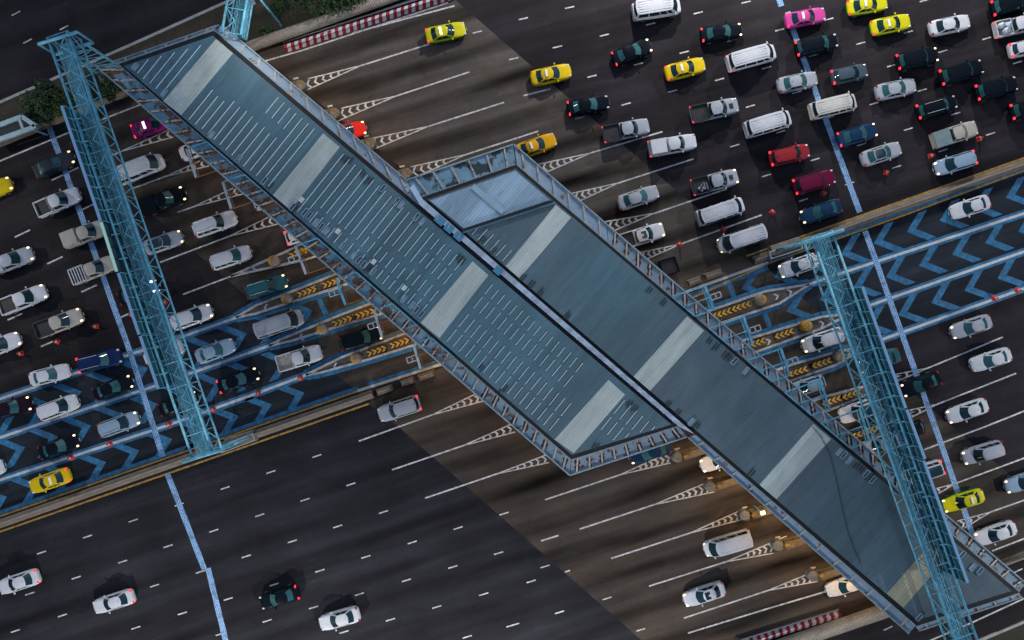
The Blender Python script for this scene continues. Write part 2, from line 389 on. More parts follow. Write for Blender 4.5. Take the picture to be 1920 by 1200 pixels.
# (apex, upper end, lower end, solid line's far end, chevron tips point towards the apex?, number)
TRI = [((677,123),(577,148),(568,172),(836,73),0,5), ((743,180),(640,203),(633,227),(880,135),0,5), ((803,237),(700,259),(693,283),(945,192),0,5),
 ((873,290),(770,313),(773,335),(1009,246),0,5), ((1107,287),(1010,308),(1022,324),(1242,247),0,5), ((1160,343),(1070,363),(1084,378),(1300,298),0,5),
 ((1227,400),(1133,416),(1148,434),(1363,354),0,5), ((1275,458),(1196,474),(1210,487),(1428,403),0,5),
 ((810,778),(893,738),(906,752),(673,827),0,5), ((870,835),(957,796),(966,810),(735,881),0,5), ((933,888),(1024,853),(1030,867),(797,934),0,5),
 ((1163,890),(1258,847),(1257,868),(1022,937),0,6), ((1227,946),(1325,905),(1340,922),(1087,992),0,6), ((1295,999),(1395,954),(1403,971),(1146,1047),0,6),
 ((1362,1053),(1475,1005),(1450,1037),(1217,1099),0,6), ((1440,1107),(1513,1077),(1533,1090),(1282,1159),0,5),
 ((227,284),(318,243),(325,257),(195,297),1,4), ((310,331),(375,302),(392,311),(250,353),1,4), ((362,388),(437,353),(455,364),(333,398),1,4),
 ((430,443),(504,407),(521,420),(300,492),1,4), ((433,518),(554,465),(568,486),(343,552),1,2),
 ((1740,690),(1678,702),(1682,715),(1880,632),1,3), ((1757,758),(1705,769),(1710,782),(1905,700),1,3), ((1790,907),(1756,916),(1760,925),(1985,835),1,2),
 ((1857,960),(1795,977),(1808,990),(1985,915),1,3)]
def chev(mb, cx, cy, ux, uy, half, depth, th, tip, z=ZM):
    """arrow head centred on (cx,cy) in picture units; u is the driving direction, tip = +1/-1 along u"""
    nx, ny = -uy, ux
    def P(a, b): return U(cx + ux * a + nx * b, cy + uy * a + ny * b)
    d = depth * tip
    for s in (-1, 1):
        q = [P(-d / 2 - th / 2, s * half), P(-d / 2 + th / 2, s * half), P(d / 2 + th / 2, 0), P(d / 2 - th / 2, 0)]
        mb.sheet(q, z + (len(mb.f) % 12) * .0002)
def tri_marks(mb, ap, up, lo, far, toward, n, wl=.125):
    if far: lanestrip(mb, ap, far, .165)
    lanestrip(mb, ap, up, wl, ZM + .004); lanestrip(mb, ap, lo, wl, ZM + .004)
    mx, my = (up[0] + lo[0]) / 2, (up[1] + lo[1]) / 2
    dx, dy = mx - ap[0], my - ap[1]; L = math.hypot(dx, dy); ux, uy = dx / L, dy / L
    wid = math.hypot(up[0] - lo[0], up[1] - lo[1])
    for i in range(n):
        t = .40 + .54 * i / max(1, n - 1); hw = abs((up[0] - lo[0]) * -uy + (up[1] - lo[1]) * ux) / 2 * t * .78
        chev(mb, ap[0] + dx * t, ap[1] + dy * t, ux, uy, hw, hw * .75, 4.2, -1 if toward else 1)
for a in TRI: tri_marks(solid, *a)
for a, b_ in (((-200, 385), (0, 302)), ((0, 302), (130, 248)), ((130, 248), (300, 182)), ((495, 115), (565, 95)), ((565, 95), (840, 5)), ((660, 62), (852, 11)),
              ((1290, 1187), (1440, 1141)), ((1440, 1141), (1630, 1085)), ((1733, 843), (1847, 800)), ((1847, 800), (1985, 745)), ((1860, 1033), (1985, 985)), ((1893, 1057), (1985, 1020)),
              ((1823, 1167), (1985, 1092)), ((1575, 1274), (1823, 1167)), ((245, 85), (428, 2)), ((600, 62), (850, -30)), ((1563, 683), (1640, 650)), ((1600, 668), (1560, 690))):
    lanestrip(solid, a, b_, .17)
o = solid.build('lane_line_markings', WHITE, road); tag(o, kind='structure')

yel = MB()
for a, b_ in (((-300, 1072), (0, 968)), ((0, 968), (480, 800)), ((480, 800), (672, 733)), ((-300, 1101), (0, 997)), ((0, 997), (692, 757)),
              ((1400, 480), (1620, 402)), ((1620, 402), (2000, 268)), ((1290, 562), (1440, 494)), ((1440, 494), (1707, 399)), ((1707, 399), (2000, 290))):
    lanestrip(yel, a, b_, .20)
o = yel.build('yellow_edge_line', YELLOW, road); tag(o, kind='structure')

blu = MB(); wht = MB()
BL = [((-200, 816), (267, 657), 1), ((267, 657), (345, 630), 1), ((345, 630), (445, 595), 1), ((-200, 889), (60, 800), 1), ((60, 800), (293, 723), 1), ((293, 723), (505, 648), 1),
      ((-200, 969), (0, 900), 1), ((0, 900), (307, 800), 1), ((307, 800), (480, 738), 1), ((480, 738), (574, 703), 1),
      ((1517, 533), (1590, 508), 1), ((1590, 508), (2000, 374), 1), ((1590, 590), (1632, 572), 1), ((1632, 572), (2000, 444), 1), ((1620, 650), (1653, 637), 1), ((1653, 637), (2000, 512), 1)]
for a, b_, c in BL:
    lanestrip(blu, a, b_, .86, .010); lanestrip(wht, a, b_, .30, .0145)
for a, b_ in (((-200, 1030), (0, 961)), ((0, 961), (480, 793)), ((480, 793), (672, 727)), ((1440, 490), (1707, 392)), ((1707, 392), (2000, 292))):
    lanestrip(blu, a, b_, .42, .010)
for a, b_ in (((670, 733), (830, 682)), ((1287, 547), (1440, 492))): lanestrip(wht, a, b_, .30, .0145); 
for a, b_ in (((690, 722), (830, 676)), ((1290, 556), (1440, 502))): lanestrip(blu, a, b_, .5, .010)
# blue stop bars across the ETC lanes close to the canopy
for a, b_ in (((596, 555), (612, 592)), ((1365, 525), (1378, 562)), ((1432, 583), (1445, 618)), ((1323, 542), (1338, 580)), ((1393, 598), (1408, 634))): lanestrip(blu, a, b_, .55, .010)
o = wht.build('white_centre_line', worn_paint('white_line_paint', (.45, .47, .48), .3), road); tag(o, kind='structure')
LANES = [((463, 625), -.3506, [-9,-8,-7,-6,-5,-4,-3,-2,-1,0,1,2], 1), ((295, 757), -.33, [-6,-5,-4,-3,-2,-1,0,1,2,3,4], 1), ((323, 823), -.35, [-6,-5,-4,-3,-2,-1,0,1,2,3,4,5], 1),
         ((1700, 435), -.345, [-5,-4,-3,-2,-1,0,1,2,3,4], -1), ((1785, 477), -.345, [-5,-4,-3,-2,-1,0,1,2,3], -1), ((1808, 545), -.37, [-3,-2,-1,0,1,2], -1)]
for (x0, y0), sl, ks, tip in LANES:
    ux, uy = .944, .944 * sl; L = math.hypot(ux, uy); ux /= L; uy /= L
    for i in ks:
        tx = x0 + 62.0 * i; ty = y0 + 62.0 * i * sl
        if tip > 0 and tx > 600 or tip < 0 and tx < 1390: continue
        chev(blu, tx - ux * 25 * tip, ty - uy * 25 * tip, ux, uy, 27, 32, 18, tip, .010)
o = blu.build('blue_lane_markings', BLUE, road); tag(o, kind='structure')

rum = MB()
for pts in ([(93, 240), (151, 400)], [(151, 400), (245, 663)], [(245, 663), (305, 856)], [(314, 888), (383, 1067)], [(390, 1065), (424, 1204)],
            [(1455, -20), (1465, 12)], [(1477, 22), (1487, 57)], [(1487, 57), (1612, 398)], [(1622, 433), (1752, 797)], [(1752, 797), (1826, 1010)]):
    lanestrip(rum, pts[0], pts[1], .62, .0185)
o = rum.build('rumble_strip', RUMBLE, road); tag(o, kind='structure')
# ---------------------------------------------------------------- vehicles
def catmull(keys, n):
    out = []; m = len(keys)
    for i in range(n):
        t = i / (n - 1) * (m - 1); k = min(int(t), m - 2); f = t - k
        p0 = keys[max(k - 1, 0)]; p1 = keys[k]; p2 = keys[k + 1]; p3 = keys[min(k + 2, m - 1)]
        out.append(tuple(.5 * (2 * b + (c - a) * f + (2 * a - 5 * b + 4 * c - d) * f * f + (3 * b - a - 3 * c + d) * f ** 3) for a, b, c, d in zip(p0, p1, p2, p3)))
    return out

def sup(c, p): return math.copysign(abs(c) ** p, c)

SPECS = {
 'sedan': dict(W=1.78, st=[(-2.30,.54,.42,.74),(-2.22,.76,.32,.90),(-2.0,.92,.25,.97),(-1.5,1,.22,.99),(-.5,1,.2,.96),(.6,1,.2,.96),(1.1,.99,.22,.95),(1.7,.93,.24,.86),(2.05,.80,.28,.78),(2.22,.62,.34,.70),(2.30,.38,.42,.60)],
      cab=(-1.72, -1.05, 1.0, .22, .84, .64, .93, 1.44), win=((.10, .46), (.50, .88)), wx=(-1.35, 1.38), r=.31, head=(2.03, .60, .72), tail=(-2.12, .64, .86)),
 'hatch': dict(W=1.70, st=[(-1.98,.74,.42,.78),(-1.9,.90,.32,.95),(-1.6,.98,.24,1.0),(-.5,1,.2,.98),(.6,1,.2,.98),(1.0,.99,.22,.96),(1.5,.92,.25,.88),(1.8,.79,.29,.80),(1.95,.61,.36,.70),(2.02,.38,.44,.60)],
      cab=(-1.86, -1.45, 1.0, .28, .83, .64, .94, 1.50), win=((.10, .30), (.33, .60), (.63, .90)), wx=(-1.25, 1.22), r=.30, head=(1.77, .57, .75), tail=(-1.86, .66, .95)),
 'mpv': dict(W=1.80, st=[(-2.32,.66,.42,.80),(-2.22,.86,.32,.98),(-1.8,.99,.25,1.02),(-.5,1,.22,1.0),(.8,1,.22,1.0),(1.3,.98,.24,.97),(1.8,.92,.27,.88),(2.1,.78,.31,.80),(2.25,.60,.38,.70),(2.32,.38,.46,.60)],
      cab=(-2.22, -1.95, 1.25, .48, .86, .69, .96, 1.66), win=((.06, .28), (.31, .58), (.61, .90)), wx=(-1.45, 1.42), r=.32, head=(2.06, .60, .77), tail=(-2.2, .68, 1.0)),
 'suv': dict(W=1.88, st=[(-2.38,.70,.48,.92),(-2.28,.88,.38,1.06),(-1.8,1,.32,1.10),(-.5,1,.3,1.08),(.7,1,.3,1.08),(1.15,.99,.3,1.07),(1.8,.95,.33,1.0),(2.15,.82,.38,.92),(2.33,.64,.44,.82),(2.40,.42,.52,.70)],
      cab=(-2.26, -1.98, 1.12, .50, .87, .70, 1.04, 1.80), win=((.05, .27), (.30, .57), (.60, .90)), wx=(-1.45, 1.45), r=.37, head=(2.13, .64, .87), tail=(-2.27, .71, 1.05)),
 'van': dict(W=1.86, st=[(-2.66,.88,.42,1.05),(-2.58,.97,.34,1.24),(-1.6,1,.30,1.30),(0,1,.28,1.30),(1.5,1,.28,1.28),(2.05,.98,.30,1.16),(2.38,.87,.34,1.0),(2.56,.72,.40,.86),(2.64,.48,.48,.72)],
      cab=(-2.60, -2.50, 2.22, 1.56, .96, .83, 1.22, 2.12), win=((.04, .30), (.33, .60), (.63, .80), (.83, .94)), wx=(-1.55, 1.72), r=.34, head=(2.38, .66, .84), tail=(-2.58, .84, 1.0)),
 'pickup': dict(W=1.86, st=[(-2.60,.90,.48,.88),(-2.5,.96,.42,.92),(-1.5,1,.36,.94),(-.8,1,.34,.98),(-.5,1,.32,1.04),(.7,1,.3,1.05),(1.25,.99,.3,1.05),(1.9,.95,.34,1.0),(2.3,.86,.4,.92),(2.5,.72,.46,.82),(2.58,.54,.54,.70)],
      cab=(-.74, -.60, 1.28, .62, .86, .70, 1.0, 1.74), win=((.06, .46), (.50, .88)), wx=(-1.55, 1.62), r=.37, head=(2.30, .66, .86), tail=(-2.55, .82, .92)),
}

def cabin_funcs(sp):
    xr0, xr1, xf0, xf1, h0, h1, zb, zr = sp['cab']; W = sp['W'] / 2; h0 *= W; h1 *= W
    kf, kr = .25, .14
    def F(a, b, o=0):   # windscreen surface, a across, b up
        return (xf0 + (xf1 - xf0) * b - kf * a * a + o, a * (h0 + (h1 - h0) * b), zb + (zr - zb) * b - .03 * a * a * b + o * .8)
    def Rr(a, b, o=0):
        return (xr0 + (xr1 - xr0) * b + kr * a * a - o, a * (h0 + (h1 - h0) * b), zb + (zr - zb) * b - .03 * a * a * b + o * .8)
    def Sd(s):
        def f(c, b, o=0):
            r_ = Rr(s, b); q = F(s, b); bulge = .03 * math.sin(math.pi * c)
            return (r_[0] + (q[0] - r_[0]) * c, r_[1] + s * (bulge + o), r_[2] + .02 * math.sin(math.pi * c) * b + o * .4)
        return f
    def Rf(u, v):
        a = v * 2 - 1; r_ = Rr(a, 1); q = F(a, 1); crown = .05 * math.sin(math.pi * u) * (1 - a * a) + .02 * math.sin(math.pi * u)
        return (r_[0] + (q[0] - r_[0]) * u, r_[1] + a * .03 * math.sin(math.pi * u), r_[2] + crown)
    return F, Rr, Sd, Rf

PROTO = {}
def proto(kind):
    if kind in PROTO: return PROTO[kind]
    sp = SPECS[kind]; W = sp['W']; parts = {}
    st = catmull(sp['st'], 30); nr = 22; body = MB(); vs = []
    for (x, hw, z0, z1) in st:
        hw = hw * W / 2; zc = (z0 + z1) / 2; hz = (z1 - z0) / 2
        for i in range(nr):
            t = 2 * math.pi * i / nr
            y = hw * sup(math.cos(t), .36); z = zc + hz * sup(math.sin(t), .42)
            vs.append((x, y * (1 - .05 * max(0, (z - zc) / hz)), z))
    fs = [(j * nr + i, j * nr + (i + 1) % nr, (j + 1) * nr + (i + 1) % nr, (j + 1) * nr + i) for j in range(len(st) - 1) for i in range(nr)]
    fs += [tuple(range(nr)), tuple(reversed(range((len(st) - 1) * nr, len(st) * nr)))]
    body.add(vs, fs)
    F, Rr, Sd, Rf = cabin_funcs(sp)
    cab = MB()
    cab.grid(lambda u, v: F(u * 2 - 1, v), 8, 2); cab.grid(lambda u, v: Rr(1 - u * 2, v), 8, 2)
    cab.grid(lambda u, v: Sd(1)(1 - u, v), 8, 2); cab.grid(lambda u, v: Sd(-1)(u, v), 8, 2); cab.grid(Rf, 8, 8)
    if kind == 'van':   # pressed ribs along the roof
        for i in range(5):
            y = (i - 2) * .27
            cab.bar((-2.3, y, 2.165), (1.3, y, 2.165), .07, .03)
    if kind == 'suv': pass
    b_ = MB(); b_.add(body.v, body.f); b_.add(cab.v, cab.f)
    parts['body'] = merge_smooth(b_.mesh('body'), 38)
    def pane(fn, a0, a1, b0, b1, nu=6):
        m_ = MB(); m_.grid(lambda u, v: fn(a0 + (a1 - a0) * u, b0 + (b1 - b0) * v, .016), nu, 2)
        mm = m_.mesh('pane'); return merge_smooth(mm, 60)
    parts['windscreen'] = pane(F, -.93, .93, .05, .95)
    parts['rear_window'] = pane(Rr, -.88, .88, .12 if kind == 'sedan' else .22, .90)
    for s in (1, -1):
        for i, (c0, c1) in enumerate(sp['win']): parts['side_window', s, i] = pane(Sd(s), c0, c1, .16, .88, 3)
    hx, hy, hz = sp['head']; tx, ty, tz = sp['tail']
    for s in (1, -1):
        h = MB(); h.sphere((hx, s * hy, hz), .5, 8, 6); h.v = [(hx + (x - hx) * .36, s * hy + (y - s * hy) * .24, hz + (z - hz) * .20) for x, y, z in h.v]
        parts['headlight', s] = merge_smooth(h.mesh('headlight'), 60)
        t = MB(); t.box((tx, s * ty, tz), (.16, .18 if kind in ('van', 'pickup') else .30, .22), 0, .8)
        parts['taillight', s] = t.mesh('taillight')
        mr = MB(); xm = sp['cab'][2] - .42; ym = W / 2 + .07; zm = sp['cab'][6] + .10
        mr.sphere((xm, s * ym, zm), .13, 8, 5, .7); mr.v = [(xm + (x - xm) * .75, s * ym + (y - s * ym) * 1.1, z) for x, y, z in mr.v]
        parts['mirror', s] = merge_smooth(mr.mesh('mirror'), 60)
    gr = MB(); xn = sp['st'][-1][0]
    gr.box((xn - .06, 0, sp['st'][-1][2] + .16), (.16, .85, .14), 0, .95); parts['grille'] = gr.mesh('grille')
    pl = MB(); pl.box((xn + .03, 0, sp['st'][-1][2] + .02), (.03, .34, .11)); parts['number_plate'] = pl.mesh('number_plate')
    r = sp['r']
    for xi, x in enumerate(sp['wx']):
        for s in (1, -1):
            y0 = s * (W / 2 - .20); y1 = s * (W / 2 + .015)
            parts['wheel', s, xi] = MB().tube((x, y0, r), (x, y1, r), r, 18).mesh('wheel')
            parts['rim', s, xi] = MB().tube((x, y1 - s * .02, r), (x, y1 + s * .012, r), r * .62, 12).mesh('rim')
    if kind == 'pickup':
        bed = MB(); w = W / 2 * .95
        for s in (1, -1):
            bed.box((-1.66, s * (w - .05), 1.06), (1.80, .10, .30))
        bed.box((-2.535, 0, 1.06), (.09, w * 2 - .2, .30)); bed.box((-.80, 0, 1.06), (.08, w * 2 - .2, .30))
        parts['cargo_bed'] = bed.mesh('cargo_bed')
        fl = MB(); fl.box((-1.66, 0, .965), (1.68, w * 2 - .21, .04))
        for i in range(7): fl.box((-1.66, (i - 3) * .2, .99), (1.64, .06, .02))
        parts['bed_liner'] = fl.mesh('bed_liner')
        cv = MB(); cv.box((-1.66, 0, 1.30), (1.86, w * 2 + .02, .18), 0, .98); parts['tonneau_cover'] = cv.mesh('tonneau_cover')
        cp = MB(); cp.box((-1.66, 0, 1.47), (1.84, w * 2, .52), 0, .88); parts['canopy_shell'] = merge_smooth(cp.mesh('canopy_shell'), 20)
        rk = MB()
        for i in range(6): rk.bar((-2.45 + i * .30, -w, 1.27), (-2.45 + i * .30, w, 1.27), .10, .05)
        for s in (1, -1): rk.bar((-2.5, s * w, 1.24), (-.85, s * w, 1.24), .07, .07)
        parts['load_rack'] = rk.mesh('load_rack')
        bar = MB()
        for s in (1, -1): bar.tube((-.86, s * .78, 1.2), (-.72, s * .66, 1.72), .04)
        bar.tube((-.72, -.66, 1.72), (-.72, .66, 1.72), .04); parts['roll_bar'] = bar.mesh('roll_bar')
    if kind in ('suv', 'mpv'):
        for s in (1, -1):
            q = MB(); hy_ = sp['cab'][5] * W / 2 * .86; z = sp['cab'][7] + .05
            q.tube((sp['cab'][1] + .25, s * hy_, z), (sp['cab'][3] - .25, s * hy_, z), .028); parts['roof_rail', s] = q.mesh('roof_rail')
    xr1, xf1, zr = sp['cab'][1], sp['cab'][3], sp['cab'][7]
    sr = MB(); sr.box((xf1 - .45, 0, zr + .055), (.55, .80, .02)); parts['sunroof'] = sr.mesh('sunroof')
    pr = MB(); pr.grid(lambda u, v: tuple(a_ + (0, 0, .012)[i_] for i_, a_ in enumerate(Rf(.04 + .92 * u, .08 + .84 * v))), 6, 6); parts['glass_roof'] = merge_smooth(pr.mesh('glass_roof'), 60)
    hd = MB(); hd.box((-.55, 0, zr + .11), (.26, .84, .13), 0, .8); parts['taxi_sign'] = hd.mesh('taxi_sign')
    sc = MB(); sc.box((1.72, 0, sp['st'][-4][3] + .10), (.42, .50, .09), 0, .8); parts['bonnet_scoop'] = sc.mesh('bonnet_scoop')
    an = MB(); an.box((xr1 + .18, 0, zr + .05), (.22, .05, .09), 0, .3); parts['shark_fin'] = an.mesh('shark_fin')
    PROTO[kind] = parts; return parts

def add_part(name, mesh, mat, root):
    o = bpy.data.objects.new(name, mesh); COL.objects.link(o); o.parent = root
    o.material_slots[0].link = 'OBJECT'; o.material_slots[0].material = mat
    return o
_names = {'sedan': 'sedan', 'hatch': 'hatchback', 'mpv': 'people_carrier', 'suv': 'sport_utility_car', 'van': 'passenger_van', 'pickup': 'pickup_truck'}
_cats = {'sedan': 'car', 'hatch': 'car', 'mpv': 'car', 'suv': 'car', 'van': 'van', 'pickup': 'pickup truck'}
_grp = {'sedan': 'sedans in the toll traffic', 'hatch': 'hatchbacks in the toll traffic', 'mpv': 'people carriers in the toll traffic', 'suv': 'tall estate cars in the toll traffic',
        'van': 'vans in the toll traffic', 'pickup': 'pickup trucks in the toll traffic'}
TAXI_SIGN = plain('taxi_sign', (.75, .72, .66), .4); TAXI_LIT = plain('taxi_sign_lit', (1, .95, .8), .4, emis=(1, .9, .7), estr=1.6)
PLATE = plain('number_plate', (.6, .6, .58), .5)
TARP = plain('grey_tarpaulin', (.14, .20, .22), .7, grime=.3); BEDGREY = plain('worn_bed_metal', (.33, .30, .25), .6, grime=.5, gscale=4)
_vr = random.Random(5)
def vehicle(kind, px, py, d, col, label, opts='', ang=None, two=None):
    sp = SPECS[kind]; pr = proto(kind); o_ = opts.split()
    th = R(dir_angle(px, py) if ang is None else ang) + (0 if d == 'R' else math.pi)
    zc = {'van': 1.35, 'suv': 1.1, 'mpv': 1.05, 'pickup': 1.0}.get(kind, .85)
    p = U(px, py, zc); nm = 'taxi' if 'taxi' in o_ else _names[kind]
    root = empty(nm, (p.x, p.y, .02), th)
    tag(root, label, 'taxi' if 'taxi' in o_ else _cats[kind], 'taxis in the toll traffic' if 'taxi' in o_ else _grp[kind])
    root.scale = (_vr.uniform(.965, 1.03), _vr.uniform(.97, 1.02), _vr.uniform(.96, 1.04))
    pm = paint(col, two); g = GLASS2 if 'teal' in o_ or max(col) < .08 else GLASS
    add_part('body', pr['body'], pm, root)
    add_part('windscreen', pr['windscreen'], g, root)
    if not ('canopy' in o_): add_part('rear_window', pr['rear_window'], g, root)
    for key, m in pr.items():
        if not isinstance(key, tuple): continue
        if key[0] == 'side_window': add_part('side_window', m, GLASS, root)
        elif key[0] == 'headlight': add_part('headlight', m, HEAD_ON if 'h' in o_ else HEAD_OFF, root)
        elif key[0] == 'taillight': add_part('taillight', m, TAIL_ON if 't' in o_ else TAIL_OFF, root)
        elif key[0] == 'mirror': add_part('mirror', m, BLACKP if 'bm' in o_ else pm, root)
        elif key[0] == 'roof_rail' and 'rails' in o_: add_part('roof_rail', m, RIM, root)
        elif key[0] == 'wheel':
            w = add_part('wheel', m, TYRE, root); add_part('rim', pr['rim', key[1], key[2]], RIM, w)
    add_part('grille', pr['grille'], BLACKP, root); add_part('number_plate', pr['number_plate'], PLATE, root)
    if kind in ('sedan', 'mpv', 'suv') and 'taxi' not in o_: add_part('roof_antenna', pr['shark_fin'], pm, root)
    if kind == 'pickup':
        add_part('cargo_bed', pr['cargo_bed'], BLACKP if 'black' in o_ else pm, root)
        add_part('bed_liner', pr['bed_liner'], BEDGREY if 'worn' in o_ else BLACKP, root)
        if 'cover' in o_: add_part('tonneau_cover', pr['tonneau_cover'], pm, root)
        if 'tarp' in o_: add_part('tonneau_cover', pr['tonneau_cover'], TARP, root)
        if 'canopy' in o_: add_part('canopy_shell', pr['canopy_shell'], pm, root)
        if 'rack' in o_: add_part('load_rack', pr['load_rack'], WHITE_STEEL, root)
        if 'bar' in o_: add_part('roll_bar', pr['roll_bar'], RIM, root)
        if 'scoop' in o_: add_part('bonnet_scoop', pr['bonnet_scoop'], BLACKP, root)
    if 'sunroof' in o_: add_part('sunroof', pr['sunroof'], GLASS, root)
    if 'groof' in o_: add_part('glass_roof', pr['glass_roof'], GLASS, root)
    if 'taxi' in o_: add_part('taxi_sign', pr['taxi_sign'], TAXI_LIT if 'ts' in o_ else TAXI_SIGN, root)
    return root

